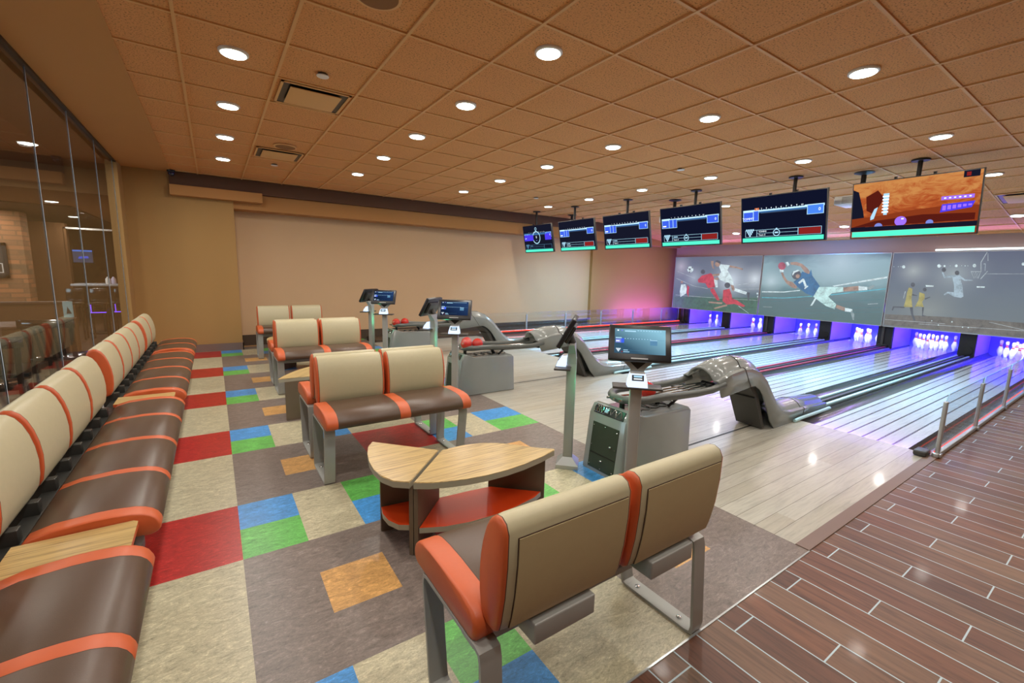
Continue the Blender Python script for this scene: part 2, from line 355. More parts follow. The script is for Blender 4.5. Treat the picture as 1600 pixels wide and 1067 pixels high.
ART={'m1':[('gra',[(9.257,0.837),(8.572,0.876),(6.463,0.957),(6.432,0.516),(9.227,0.491)]),('lin',[(9.224,0.903),(8.279,0.887),(8.279,0.898),(9.224,0.914)]),('lin',[(8.279,0.888),(6.504,0.891),(6.505,0.899),(8.279,0.897)]),('lin',[(7.052,0.69),(6.723,0.493),(6.714,0.509),(7.042,0.705)]),('lin',[(9.251,1.453),(8.585,1.225),(8.58,1.237),(9.246,1.466)]),('lin',[(8.583,1.227),(8.069,1.159),(8.068,1.168),(8.582,1.235)]),('lin',[(7.235,1.294),(6.577,1.395),(6.58,1.407),(7.238,1.306)]),('lin',[(7.223,1.173),(6.481,1.214),(6.482,1.224),(7.224,1.183)]),('lin',[(9.219,1.683),(8.558,1.47),(8.555,1.479),(9.216,1.692)]),('wht',[(8.641,1.759),(8.648,1.716),(8.676,1.681),(8.719,1.662),(8.77,1.661),(8.817,1.68),(8.852,1.714),(8.868,1.758),(8.861,1.801),(8.832,1.836),(8.788,1.855),(8.738,1.855),(8.691,1.836),(8.657,1.802)]),('drk',[(8.737,1.763),(8.739,1.749),(8.748,1.739),(8.761,1.732),(8.777,1.732),(8.792,1.738),(8.802,1.749),(8.807,1.762),(8.805,1.776),(8.796,1.787),(8.783,1.793),(8.767,1.793),(8.752,1.787),(8.741,1.776)]),('drk',[(8.667,1.814),(8.668,1.805),(8.674,1.798),(8.682,1.794),(8.692,1.794),(8.702,1.798),(8.709,1.805),(8.712,1.814),(8.71,1.822),(8.705,1.829),(8.696,1.833),(8.686,1.833),(8.677,1.829),(8.67,1.822)]),('drk',[(8.823,1.798),(8.825,1.79),(8.83,1.784),(8.837,1.78),(8.846,1.78),(8.855,1.784),(8.861,1.79),(8.864,1.798),(8.863,1.805),(8.858,1.812),(8.85,1.815),(8.841,1.815),(8.832,1.812),(8.826,1.805)]),('drk',[(8.748,1.674),(8.75,1.666),(8.755,1.659),(8.764,1.655),(8.774,1.655),(8.783,1.658),(8.79,1.665),(8.794,1.674),(8.792,1.682),(8.787,1.689),(8.778,1.693),(8.768,1.693),(8.758,1.69),(8.751,1.683)]),('skn',[(7.937,1.467),(7.784,1.533),(7.731,1.451),(7.887,1.426)]),('wht',[(7.913,1.457),(7.786,1.439),(7.752,1.219),(7.82,1.216)]),('skn',[(7.355,1.316),(7.256,1.289),(7.2,1.159),(7.283,1.134)]),('wht',[(7.217,1.219),(6.835,1.115),(6.857,1.044),(7.218,1.127)]),('drk',[(6.835,1.115),(6.753,1.099),(6.749,0.88),(6.791,0.897)]),('skn',[(7.436,1.888),(7.188,1.837),(7.018,1.788),(7.034,1.748),(7.204,1.797),(7.44,1.827)]),('skn',[(8.061,2.016),(7.97,2.026),(7.964,1.847),(7.901,1.794),(7.969,1.784),(8.025,1.889)]),('wht',[(7.734,1.92),(7.436,1.888),(7.497,1.745),(7.372,1.582),(7.293,1.441),(7.257,1.299),(7.456,1.354),(7.708,1.451),(7.788,1.575),(7.687,1.681),(7.771,1.847)]),('skn',[(7.754,1.92),(7.759,1.887),(7.778,1.861),(7.809,1.847),(7.845,1.847),(7.88,1.861),(7.905,1.888),(7.916,1.92),(7.912,1.953),(7.892,1.979),(7.86,1.993),(7.824,1.993),(7.79,1.978),(7.765,1.952)]),('drk',[(7.924,2.015),(7.836,2.045),(7.731,1.992),(7.746,1.93),(7.853,1.983)]),('red',[(8.322,1.566),(8.024,1.646),(7.924,1.573),(7.882,1.383),(7.842,1.215),(8.071,1.185),(8.18,1.332),(8.421,1.346),(8.454,1.433)]),('skn',[(7.974,1.614),(7.728,1.639),(7.744,1.576),(7.945,1.551)]),('drk',[(8.22,1.686),(8.224,1.655),(8.244,1.63),(8.274,1.616),(8.309,1.616),(8.342,1.629),(8.366,1.654),(8.377,1.685),(8.372,1.716),(8.353,1.741),(8.323,1.755),(8.288,1.755),(8.255,1.741),(8.231,1.717)]),('red',[(7.999,1.166),(7.886,1.192),(7.699,0.926),(7.644,0.823),(7.734,0.818),(7.967,1.082)]),('skn',[(7.549,0.766),(8.005,0.768),(8.001,0.725),(7.566,0.712)]),('skn',[(7.412,0.723),(7.823,0.576),(7.774,0.548),(7.385,0.673)]),('red',[(7.566,1.143),(7.374,1.192),(7.293,1.031),(7.259,0.909),(7.106,0.857),(6.842,0.713),(6.9,0.678),(7.179,0.75),(7.411,0.713),(7.553,0.808)]),('drk',[(7.359,1.296),(7.364,1.258),(7.386,1.227),(7.421,1.209),(7.461,1.207),(7.5,1.223),(7.528,1.252),(7.541,1.289),(7.536,1.327),(7.514,1.358),(7.479,1.376),(7.438,1.377),(7.4,1.362),(7.372,1.333)]),('wht',[(9.045,1.26),(8.89,1.276),(8.825,1.132),(8.835,0.974),(9.032,0.85),(9.075,1.031)]),('skn',[(8.979,1.341),(8.982,1.323),(8.994,1.309),(9.012,1.3),(9.033,1.3),(9.052,1.307),(9.067,1.321),(9.073,1.338),(9.07,1.356),(9.058,1.371),(9.04,1.379),(9.019,1.38),(9.0,1.372),(8.986,1.359)]),('red',[(8.813,1.268),(8.728,1.181),(8.74,1.046),(8.733,0.844),(8.812,0.998)]),('wht',[(6.508,1.091),(6.51,1.079),(6.516,1.069),(6.526,1.063),(6.538,1.063),(6.55,1.068),(6.558,1.077),(6.562,1.088),(6.561,1.1),(6.555,1.11),(6.544,1.116),(6.532,1.117),(6.521,1.112),(6.512,1.103)]),('wht',[(6.48,1.005),(6.481,0.993),(6.487,0.983),(6.498,0.977),(6.51,0.976),(6.521,0.981),(6.53,0.99),(6.534,1.001),(6.532,1.014),(6.526,1.023),(6.515,1.029),(6.503,1.03),(6.492,1.025),(6.484,1.016)])],'m2':[('wht',[(6.415,1.161),(5.836,1.176),(5.446,1.239),(5.433,1.217),(5.833,1.154),(6.412,1.13)]),('wht',[(4.711,1.375),(3.645,1.628),(3.648,1.586),(4.672,1.356)]),('cya',[(6.397,0.996),(5.818,1.013),(5.131,1.101),(5.129,1.079),(5.816,0.995),(6.395,0.973)]),('cya',[(4.74,1.154),(3.635,1.356),(3.632,1.333),(4.719,1.134)]),('skn',[(5.755,1.964),(5.611,1.974),(5.462,1.918),(5.331,1.81),(5.227,1.681),(5.271,1.637),(5.378,1.701),(5.495,1.853),(5.621,1.886),(5.748,1.902)]),('skn',[(5.968,1.683),(5.915,1.695),(5.86,1.583),(5.773,1.473),(5.654,1.442),(5.517,1.324),(5.541,1.268),(5.648,1.297),(5.797,1.404),(5.898,1.537)]),('wht',[(5.881,1.965),(5.819,1.976),(5.772,1.897),(5.816,1.853)]),('wht',[(6.011,1.774),(5.913,1.774),(5.895,1.707),(5.991,1.694)]),('bal',[(5.861,1.864),(5.866,1.819),(5.889,1.783),(5.927,1.763),(5.971,1.763),(6.013,1.783),(6.045,1.819),(6.06,1.864),(6.055,1.909),(6.031,1.946),(5.993,1.965),(5.949,1.965),(5.907,1.945),(5.876,1.909)]),('blu',[(5.44,1.722),(5.274,1.659),(5.238,1.778),(5.191,1.617),(5.01,1.386),(4.986,1.344),(5.047,1.213),(5.101,1.092),(5.295,1.158),(5.517,1.324),(5.623,1.443),(5.521,1.545)]),('drk',[(5.456,1.634),(5.462,1.58),(5.489,1.536),(5.532,1.511),(5.584,1.509),(5.634,1.533),(5.672,1.576),(5.69,1.631),(5.684,1.686),(5.656,1.73),(5.612,1.755),(5.56,1.755),(5.511,1.731),(5.474,1.688)]),('wht',[(5.678,1.653),(5.655,1.731),(5.546,1.765),(5.503,1.743),(5.619,1.687),(5.662,1.609)]),('skn',[(5.489,1.601),(5.491,1.578),(5.503,1.56),(5.521,1.549),(5.543,1.548),(5.564,1.558),(5.579,1.576),(5.587,1.599),(5.585,1.622),(5.573,1.641),(5.554,1.651),(5.533,1.652),(5.512,1.642),(5.496,1.624)]),('wht',[(5.472,1.394),(5.366,1.502),(5.401,1.542),(5.508,1.434)]),('wht',[(5.42,1.511),(5.325,1.304),(5.279,1.326),(5.374,1.532)]),('wht',[(5.327,1.263),(5.252,1.34),(5.272,1.363),(5.347,1.286)]),('skn',[(4.474,1.343),(4.17,1.391),(4.157,1.285),(4.462,1.244)]),('wht',[(4.17,1.391),(3.994,1.371),(3.986,1.302),(4.157,1.281)]),('gry',[(3.993,1.361),(3.871,1.425),(3.858,1.386),(3.944,1.294)]),('skn',[(4.565,0.912),(4.381,0.853),(4.388,0.77),(4.582,0.827)]),('wht',[(4.381,0.853),(4.229,0.824),(4.221,0.753),(4.378,0.76)]),('gry',[(4.244,0.802),(4.173,0.706),(4.164,0.563),(4.191,0.571),(4.255,0.75)]),('pnt',[(5.004,1.333),(4.484,1.353),(4.462,1.24),(4.707,1.187),(4.77,1.099),(4.576,0.922),(4.597,0.794),(4.798,0.864),(5.025,1.02),(5.109,1.08)]),('wht',[(5.067,1.05),(5.027,1.042),(5.103,0.852),(5.15,0.842)]),('lin',[(6.344,0.723),(6.094,0.732),(6.095,0.739),(6.345,0.73)]),('lin',[(3.936,0.961),(3.746,0.99),(3.748,1.002),(3.938,0.973)]),('teal',[(4.917,0.916),(3.665,1.1),(3.666,1.106),(4.918,0.923)]),('teal',[(5.25,0.761),(3.642,0.907),(3.642,0.913),(5.251,0.768)]),('teal',[(5.769,0.583),(3.628,0.8),(3.629,0.806),(5.77,0.589)]),('teal',[(6.336,0.866),(5.118,0.99),(5.119,0.996),(6.337,0.873)])],'m3':[('flr',[(3.59,0.761),(2.57,0.795),(1.453,0.782),(1.341,0.768),(1.302,0.478),(3.568,0.517)]),('lin',[(3.567,0.636),(2.55,0.643),(2.551,0.65),(3.567,0.644)]),('lin',[(2.972,0.597),(1.433,0.627),(1.433,0.634),(2.973,0.605)]),('lin',[(1.917,0.747),(1.435,0.644),(1.435,0.651),(1.916,0.754)]),('wht',[(2.437,0.702),(2.437,0.694),(2.44,0.688),(2.444,0.685),(2.449,0.684),(2.455,0.687),(2.459,0.692),(2.461,0.699),(2.461,0.707),(2.458,0.713),(2.454,0.716),(2.448,0.717),(2.443,0.714),(2.439,0.709)]),('wht',[(2.639,0.612),(2.639,0.606),(2.642,0.6),(2.646,0.597),(2.651,0.596),(2.656,0.599),(2.659,0.604),(2.661,0.61),(2.661,0.617),(2.659,0.622),(2.654,0.625),(2.65,0.626),(2.645,0.624),(2.641,0.619)]),('wht',[(2.267,0.609),(2.267,0.603),(2.27,0.597),(2.273,0.594),(2.278,0.593),(2.282,0.596),(2.286,0.6),(2.288,0.607),(2.288,0.613),(2.285,0.618),(2.282,0.622),(2.277,0.622),(2.272,0.62),(2.269,0.615)]),('wht',[(2.183,0.609),(2.183,0.603),(2.185,0.598),(2.189,0.595),(2.193,0.594),(2.198,0.596),(2.201,0.601),(2.203,0.607),(2.203,0.614),(2.201,0.619),(2.197,0.622),(2.193,0.623),(2.188,0.62),(2.185,0.616)]),('wht',[(2.756,0.692),(2.757,0.686),(2.759,0.681),(2.762,0.678),(2.767,0.677),(2.771,0.68),(2.774,0.684),(2.776,0.69),(2.776,0.695),(2.774,0.7),(2.77,0.703),(2.766,0.704),(2.761,0.702),(2.758,0.697)]),('wht',[(2.963,1.451),(2.831,1.446),(2.831,1.421),(2.951,1.417)]),('wht',[(2.182,1.455),(2.064,1.455),(2.067,1.429),(2.176,1.428)]),('wht',[(3.579,1.847),(3.58,1.839),(3.583,1.832),(3.589,1.828),(3.596,1.828),(3.603,1.832),(3.608,1.839),(3.611,1.847),(3.611,1.856),(3.607,1.863),(3.601,1.867),(3.594,1.867),(3.587,1.863),(3.582,1.856)]),('wht',[(3.356,1.844),(3.357,1.829),(3.363,1.816),(3.374,1.81),(3.386,1.809),(3.398,1.816),(3.407,1.828),(3.412,1.844),(3.411,1.859),(3.405,1.871),(3.394,1.878),(3.382,1.878),(3.37,1.871),(3.361,1.859)]),('wht',[(2.772,1.863),(2.773,1.847),(2.779,1.834),(2.789,1.827),(2.802,1.827),(2.814,1.834),(2.823,1.847),(2.828,1.863),(2.827,1.879),(2.821,1.892),(2.811,1.899),(2.798,1.899),(2.786,1.892),(2.777,1.879)]),('wht',[(2.697,1.863),(2.697,1.853),(2.701,1.845),(2.707,1.841),(2.714,1.841),(2.721,1.845),(2.727,1.853),(2.73,1.863),(2.729,1.872),(2.726,1.88),(2.72,1.884),(2.712,1.884),(2.705,1.88),(2.7,1.872)]),('wht',[(2.514,1.866),(2.514,1.853),(2.519,1.843),(2.526,1.838),(2.536,1.838),(2.545,1.843),(2.552,1.853),(2.556,1.866),(2.555,1.879),(2.551,1.889),(2.543,1.894),(2.534,1.894),(2.524,1.889),(2.517,1.879)]),('wht',[(2.242,1.869),(2.243,1.854),(2.248,1.842),(2.258,1.835),(2.269,1.835),(2.28,1.842),(2.288,1.854),(2.293,1.869),(2.292,1.885),(2.287,1.897),(2.278,1.904),(2.266,1.904),(2.256,1.897),(2.247,1.885)]),('wht',[(1.593,1.898),(1.594,1.885),(1.598,1.875),(1.605,1.869),(1.614,1.869),(1.623,1.875),(1.63,1.885),(1.634,1.898),(1.633,1.911),(1.629,1.922),(1.622,1.927),(1.613,1.927),(1.604,1.921),(1.597,1.911)]),('wht',[(3.549,1.847),(3.549,1.844),(3.551,1.841),(3.553,1.84),(3.556,1.84),(3.559,1.841),(3.561,1.844),(3.562,1.847),(3.562,1.851),(3.56,1.854),(3.558,1.855),(3.555,1.855),(3.552,1.854),(3.55,1.851)]),('wht',[(3.471,1.848),(3.471,1.844),(3.473,1.841),(3.475,1.84),(3.478,1.84),(3.48,1.841),(3.482,1.844),(3.483,1.848),(3.483,1.851),(3.482,1.854),(3.48,1.855),(3.477,1.855),(3.474,1.854),(3.472,1.851)]),('wht',[(3.425,1.848),(3.425,1.844),(3.426,1.841),(3.428,1.84),(3.431,1.84),(3.434,1.841),(3.436,1.844),(3.437,1.848),(3.437,1.851),(3.435,1.854),(3.433,1.855),(3.43,1.855),(3.428,1.854),(3.426,1.851)]),('wht',[(2.756,1.863),(2.756,1.859),(2.757,1.857),(2.759,1.855),(2.762,1.855),(2.764,1.857),(2.766,1.859),(2.767,1.863),(2.767,1.866),(2.765,1.868),(2.763,1.87),(2.761,1.87),(2.759,1.868),(2.757,1.866)]),('wht',[(2.62,1.866),(2.62,1.863),(2.621,1.86),(2.623,1.859),(2.626,1.859),(2.628,1.86),(2.63,1.863),(2.631,1.866),(2.631,1.869),(2.63,1.872),(2.628,1.873),(2.625,1.873),(2.623,1.872),(2.621,1.869)]),('wht',[(2.448,1.87),(2.449,1.866),(2.45,1.864),(2.452,1.863),(2.454,1.863),(2.456,1.864),(2.458,1.866),(2.459,1.87),(2.459,1.873),(2.458,1.875),(2.456,1.877),(2.453,1.877),(2.451,1.875),(2.449,1.873)]),('wht',[(2.394,1.866),(2.394,1.861),(2.395,1.857),(2.398,1.855),(2.402,1.855),(2.405,1.858),(2.408,1.861),(2.409,1.866),(2.409,1.871),(2.407,1.874),(2.404,1.876),(2.401,1.876),(2.398,1.874),(2.395,1.871)]),('wht',[(2.357,1.866),(2.358,1.863),(2.359,1.86),(2.361,1.859),(2.363,1.859),(2.365,1.86),(2.367,1.863),(2.368,1.866),(2.368,1.869),(2.367,1.871),(2.365,1.873),(2.362,1.873),(2.36,1.871),(2.358,1.869)]),('ice',[(2.574,1.675),(2.455,1.677),(2.418,1.542),(2.387,1.453),(2.346,1.237),(2.381,1.208),(2.49,1.229),(2.511,1.448),(2.548,1.575)]),('drk',[(2.469,1.722),(2.469,1.701),(2.477,1.685),(2.489,1.676),(2.505,1.675),(2.52,1.684),(2.531,1.701),(2.537,1.721),(2.536,1.741),(2.529,1.758),(2.516,1.767),(2.501,1.767),(2.486,1.758),(2.475,1.742)]),('ice',[(2.574,1.675),(2.679,1.646),(2.718,1.737),(2.737,1.728),(2.688,1.608),(2.562,1.629)]),('drk',[(2.679,1.784),(2.679,1.764),(2.687,1.748),(2.699,1.739),(2.715,1.738),(2.729,1.747),(2.741,1.763),(2.747,1.783),(2.746,1.803),(2.739,1.819),(2.726,1.828),(2.711,1.828),(2.696,1.819),(2.684,1.804)]),('ice',[(2.454,1.668),(2.365,1.588),(2.256,1.582),(2.253,1.564),(2.375,1.561),(2.447,1.614)]),('ice',[(2.502,1.32),(2.597,1.325),(2.645,1.276),(2.641,1.248),(2.578,1.289),(2.49,1.229)]),('yel',[(3.236,1.392),(3.173,1.366),(3.161,1.211),(3.159,1.133),(3.122,0.959),(3.272,0.948),(3.256,1.127),(3.253,1.284)]),('drk',[(3.139,1.454),(3.14,1.433),(3.148,1.416),(3.162,1.406),(3.179,1.406),(3.195,1.414),(3.207,1.431),(3.214,1.452),(3.212,1.473),(3.204,1.49),(3.19,1.5),(3.174,1.5),(3.158,1.491),(3.145,1.475)]),('drk',[(3.258,0.959),(3.461,0.954),(3.475,0.872),(3.456,0.853),(3.434,0.926),(3.255,0.929)]),('drk',[(3.167,0.956),(3.114,0.96),(3.087,0.805),(3.033,0.673),(3.062,0.66),(3.125,0.802)]),('drk',[(3.158,1.25),(3.073,1.225),(3.078,1.206),(3.162,1.22)]),('lin',[(3.292,1.304),(3.306,1.146),(3.294,1.142),(3.28,1.301)]),('yel',[(3.045,1.294),(2.953,1.26),(2.941,1.165),(2.975,1.086),(2.931,0.974),(3.05,0.984),(3.09,0.942),(3.038,1.121)]),('drk',[(2.934,1.357),(2.934,1.338),(2.941,1.324),(2.953,1.315),(2.967,1.314),(2.981,1.322),(2.991,1.336),(2.997,1.354),(2.996,1.372),(2.989,1.387),(2.977,1.396),(2.963,1.396),(2.95,1.389),(2.939,1.375)]),('drk',[(2.96,0.972),(2.929,0.974),(2.924,0.801),(2.864,0.787),(2.935,0.77)]),('drk',[(2.941,1.165),(2.86,1.208),(2.851,1.19),(2.93,1.137)]),('lin',[(2.302,1.745),(2.158,1.747),(2.159,1.757),(2.304,1.756)]),('lin',[(2.298,1.74),(2.242,1.608),(2.238,1.611),(2.293,1.743)]),('lin',[(2.166,1.744),(2.186,1.612),(2.181,1.609),(2.161,1.742)]),('lin',[(2.271,1.741),(2.205,1.618),(2.202,1.62),(2.269,1.743)]),('lin',[(2.234,1.743),(2.243,1.619),(2.239,1.617),(2.23,1.742)]),('lin',[(2.234,1.741),(2.186,1.618),(2.183,1.62),(2.231,1.743)]),('lin',[(2.19,1.744),(2.23,1.62),(2.227,1.617),(2.187,1.741)]),('lin',[(2.127,2.138),(2.187,1.939),(2.178,1.932),(2.118,2.131)]),('lin',[(2.187,1.936),(2.162,1.743),(2.152,1.743),(2.178,1.936)]),('lin',[(2.11,2.108),(2.091,1.961),(2.084,1.961),(2.104,2.108)]),('lin',[(2.12,1.909),(2.107,1.761),(2.101,1.761),(2.114,1.909)]),('lin',[(2.071,1.765),(2.149,1.607),(2.141,1.599),(2.064,1.757)]),('lin',[(2.09,1.702),(1.577,1.709),(1.578,1.716),(2.091,1.709)]),('lin',[(2.139,1.895),(2.116,1.904),(2.119,1.914),(2.142,1.906)])]}
# ------------------------------------------------------------------ the room shell
CE = 2.94; T = .6096; X0, Y0 = 1.121, 2.912; t_ = .3048; FX, FY = .036, 2.422
GX = -1.08          # glass wall
YW = 9.15           # tan wall on the left, YR the recessed wall behind the lanes
YR = 9.6
XM = 12.9           # projection boards
APX, FOUL, WALK, APY = 2.62, 5.08, .898, .97

def floor_colour(i, j):
    m = j % 5
    if i < 0:
        if i >= -3: return 2 if m in (0, 1) else 0
        return 1
    if i < 3 or i >= 5:
        k = i if i < 3 else i-5
        lo, hi = (0, 1) if i < 3 else (3, 4)
        mid = 3 if i < 3 else 1
        if m in (lo, hi):
            if k == 1: return 0
            top = (m == hi)
            return (3 if top else 4) if i in (0, 7) else (4 if top else 3)
        if k == 1 and m == mid: return 5
        return 1
    return 2 if m in (3, 4) else 0
b = MB()
for i in range(-4, 9):
    for j in range(-5, 26):
        x0 = max(FX+i*t_, GX); x1 = min(FX+(i+1)*t_, APX); y0 = max(FY+j*t_, WALK); y1 = min(FY+(j+1)*t_, YR)
        if i == 8: continue
        if i == 7: x1 = APX
        if x1 <= x0 or y1 <= y0: continue
        b.poly([(x0, y0, 0), (x1, y0, 0), (x1, y1, 0), (x0, y1, 0)], FL[floor_colour(i, j)])
struct(b.build('floor', smooth=0, weld=True), 'speckled linoleum floor laid in cream, grey, red, blue, green and ochre squares')
b = MB(); b.poly([(-6, -4, 0), (14.6, -4, 0), (14.6, WALK, 0), (-6, WALK, 0)], K['plank'])
struct(b.build('floor_walkway', smooth=0), 'walkway of dark red-brown wood-look tiles with pale grout')
b = MB(); b.box(APX, FOUL, APY, 8.95, -.02, .001, K['approach'])
struct(b.build('floor_approach', smooth=0), 'pale oak approach boards in front of the lanes')
b = MB(); b.box(APX, XM, WALK, APY, -.02, .006, K['trim'], bev=.002); b.box(-1, APX, WALK-.004, WALK+.004, -.01, .003, K['alu'])
struct(b.build('trim_1', smooth=0), 'brown edge strip between the oak boards and the wood-look tiles')
b = MB(); b.box(FOUL-.01, 16, .5, 9.6, -.16, -.14, K['pit'])
struct(b.build('floor_subfloor', smooth=0))
b = MB(); b.box(APX+.72, FOUL-.55, 2.17, 2.19, -.01, .0025, K['greydark']); b.box(APX+.5, FOUL-.55, 4.76, 4.78, -.01, .0025, K['greydark']); b.box(APX+.5, FOUL-.55, 7.40, 7.42, -.01, .0025, K['greydark'])
struct(b.build('trim_2', smooth=0), 'dark ball track covers let into the oak approach')

# ceiling: tiles above a grid of tee bars, plain board along the glass
SLX, SLK = 9.0, math.atan((CE-2.49)/3.9)      # beyond the screens the ceiling comes down towards the boards
def zc(x): return CE if x < SLX else CE-(x-SLX)*math.tan(SLK)
b = MB()
for xa, xb in ((-.45, SLX), (SLX, 14.6)): b.poly([(xa, -4, zc(xa)+.008), (xa, 9.9, zc(xa)+.008), (xb, 9.9, zc(xb)+.008), (xb, -4, zc(xb)+.008)], K['ceil'])
struct(b.build('ceiling', smooth=0, normals=False), 'speckled tan ceiling tiles')
b = MB(); b.box(-1.2, -.45, -4, 9.9, CE, CE+.05, K['gyp'])
struct(b.build('ceiling_border', smooth=0), 'plain tan ceiling strip above the glass wall')
b = MB(); g = .0095
for i in range(-2, 23):
    x = X0+i*T; b.box(x-g, x+g, -4, 9.9, zc(x)-.005, zc(x)+.012, K['tbar'])
for j in range(-11, 12):
    y = Y0+j*T; b.box(-.45, SLX, y-g, y+g, CE-.002, CE+.012, K['tbar']); b.box(0, 5.7, -g, g, -.002, .012, K['tbar'], Matrix.Translation((SLX, y, CE)) @ Matrix.Rotation(SLK, 4, 'Y'))
struct(b.build('ceiling_grid', smooth=0), 'thin tan tee bars of the suspended ceiling')

# walls
b = MB(); b.box(-1.2, .37, YW, YW+.6, 0, CE+.05, K['tan'])
struct(b.build('wall_back', smooth=0), 'tan wall at the end of the glass')
b = MB(); b.box(.37, 9.3, YR, YR+.15, 0, CE, K['rose'])
struct(b.build('wall_recess', smooth=0), 'pale rose wall behind the far lanes')
b = MB(); b.box(9.3, 14.6, YR-.06, YR+.15, 0, CE, K['tan']); b.box(9.22, 9.36, YR-.1, YR, 0, 2.5, K['tan'])
struct(b.build('wall_recess_end', smooth=0), 'tan wall panel beside the projection boards')
b = MB(); b.box(-.48, 14.6, YW-.06, YW+.5, 2.72, CE, K['brownpaint'])
struct(b.build('trim_3', smooth=0), 'dark brown fascia along the far edge of the ceiling')
b = MB(); b.box(.37, 14.6, YW+.06, YR+.1, 2.46, 2.72, K['soffit'])
struct(b.build('trim_4', smooth=0), 'tan soffit under the dark brown fascia')
b = MB(); b.box(-.48, .80, YW-.16, YW+.3, 2.57, 2.73, K['soffit'], bev=.004)
struct(b.build('trim_5', smooth=0), 'short tan box under the left end of the brown fascia')
for n, (x0, x1, y0, y1, z) in enumerate(((-1.0, .385, YW-.015, YW, .13), (.37, .385, YW-.015, YR, .13), (.385, 9.3, YR-.015, YR, .2))):
    b = MB(); b.box(x0, x1, y0, y1, 0, z, K['basedark'] if n == 2 else K['trim']); struct(b.build('baseboard_'+('left', 'corner', 'back')[n], smooth=0))
b = MB(); b.box(-6.2, 14.6, -4.1, -4, 0, 3, K['tan']); struct(b.build('wall_near', smooth=0))
b = MB(); b.box(14.6, 14.75, -4.1, 10, -.1, 3, K['tan']); struct(b.build('wall_right', smooth=0))
b = MB(); b.box(-1.2, .5, 9.7, 9.9, 0, 3, K['tan']); struct(b.build('wall_back_filler', smooth=0))

# glass wall: tall clear panes with bright joints
js = [-4, -1.15, .1, 1.35, 2.62, 3.85, 5.06, 6.22, 7.42, 8.60, 8.76]
for n in range(len(js)-1):
    y0, y1 = js[n]+.003, js[n+1]-.003
    if n == len(js)-1: y1 = js[n+1]
    b = MB(); b.box(GX-.005, GX, y0, y1, .02, CE-.02, K['glass'], side={2: K['gedge'], 3: K['gedge']})
    struct(b.build('window_%d' % (n+1), smooth=0), 'tall clear glass pane between bowling hall and bar')
for n in range(1, len(js)-1):
    b = MB(); b.box(GX-.006, GX+.001, js[n]-.003, js[n]+.003, .02, CE-.02, K['silicone'])
    struct(b.build('trim_%d' % (n+5), smooth=0), 'pale joint between two tall glass panes')
b = MB(); b.box(GX-.05, GX+.02, -4, YW, CE-.022, CE-.0, K['black']); b.box(GX-.05, GX+.02, -4, YW, 0, .03, K['alu'])
struct(b.build('trim_20', smooth=0), 'dark head channel along the top of the glass wall')
b = MB(); b.box(GX-.1, GX+.03, 8.75, YW+.02, 0, CE, K['tan'])
struct(b.build('trim_21', smooth=0), 'tan post where the glass meets the back wall')

# ------------------------------------------------------------------ things on the ceiling
ROWN = {0: 'nearest the glass wall', 1: 'second from the glass wall', 2: 'third from the glass wall', 3: 'just before the hanging screens', 4: 'just behind the hanging screens', 5: 'over the far end of the lanes'}
rows = [(.22, [3.88, 5.11, 6.32, 7.57]), (1.97, [2.55, 3.73, 4.87, 6.03, 7.29]), (3.92, [1.42, 2.60, 3.80, 5.02, 6.23, 7.48]),
        (6.17, [1.49, 2.75, 3.99, 5.25, 6.54, 7.81]), (8.72, [1.51, 2.75, 4.0, 5.25, 6.5, 7.8]), (11.4, [1.6, 2.85, 4.1, 5.3, 6.5, 7.8])]
unseen = [(.22, -.7), (.22, .25), (.22, 1.45), (.22, 2.65), (1.97, .2), (1.97, 1.4), (3.92, -1.0), (3.92, .2), (6.17, -1.0), (6.17, .2), (8.72, -1), (8.72, .2), (11.4, .2)]
ORD = ['nearest the far wall', 'second from the far wall', 'third from the far wall', 'fourth from the far wall', 'fifth from the far wall', 'sixth from the far wall']
LAMPW = 12.
lampd = bpy.data.lights.new('downlight', 'AREA'); lampd.shape = 'DISK'; lampd.size = .15; lampd.energy = LAMPW; lampd.color = (1, .95, .87); lampd.spread = PI
def make_light(label):
    o = thing('ceiling_light', label, 'ceiling light', group='round recessed ceiling lights')
    b = MB(); b.lathe([(.08, -.006), (.09, -.004), (.094, 0), (.094, .012)], K['white'], 28); b.build('trim_ring', o)
    b = MB(); b.lathe([(.0001, -.0085), (.078, -.0085), (.08, -.002)], K['light'], 28); b.build('diffuser', o, label='glowing white diffuser')
    l = bpy.data.objects.new('lamp', lampd); C.objects.link(l); l.parent = o; l.location = (0, 0, -.02)
    return o
proto = None; first = True
for r, (x, ys) in enumerate(rows):
    for k, y in enumerate(ys):
        lb = 'recessed ceiling light, row %s, %s' % (ROWN[r], ORD[len(ys)-1-k])
        if r == 3: lb = 'recessed ceiling light, row before the hanging screens, %s' % ORD[len(ys)-1-k]
        if r == 4: lb = 'recessed ceiling light, row behind the hanging screens, %s' % ORD[len(ys)-1-k]
        if proto is None: proto = make_light(lb); proto.location = (x, y, CE-.004)
        else:
            o = dup(proto, (x, y, zc(x)-.004), 0, lb)
            if x > SLX: o.rotation_euler = (0, SLK, 0)
for n, (x, y) in enumerate(unseen):   # the rest of the hall's downlights, behind and beside the camera
    l = bpy.data.objects.new('hall_lamp', lampd); C.objects.link(l); l.location = (x, y, zc(x)-.03)

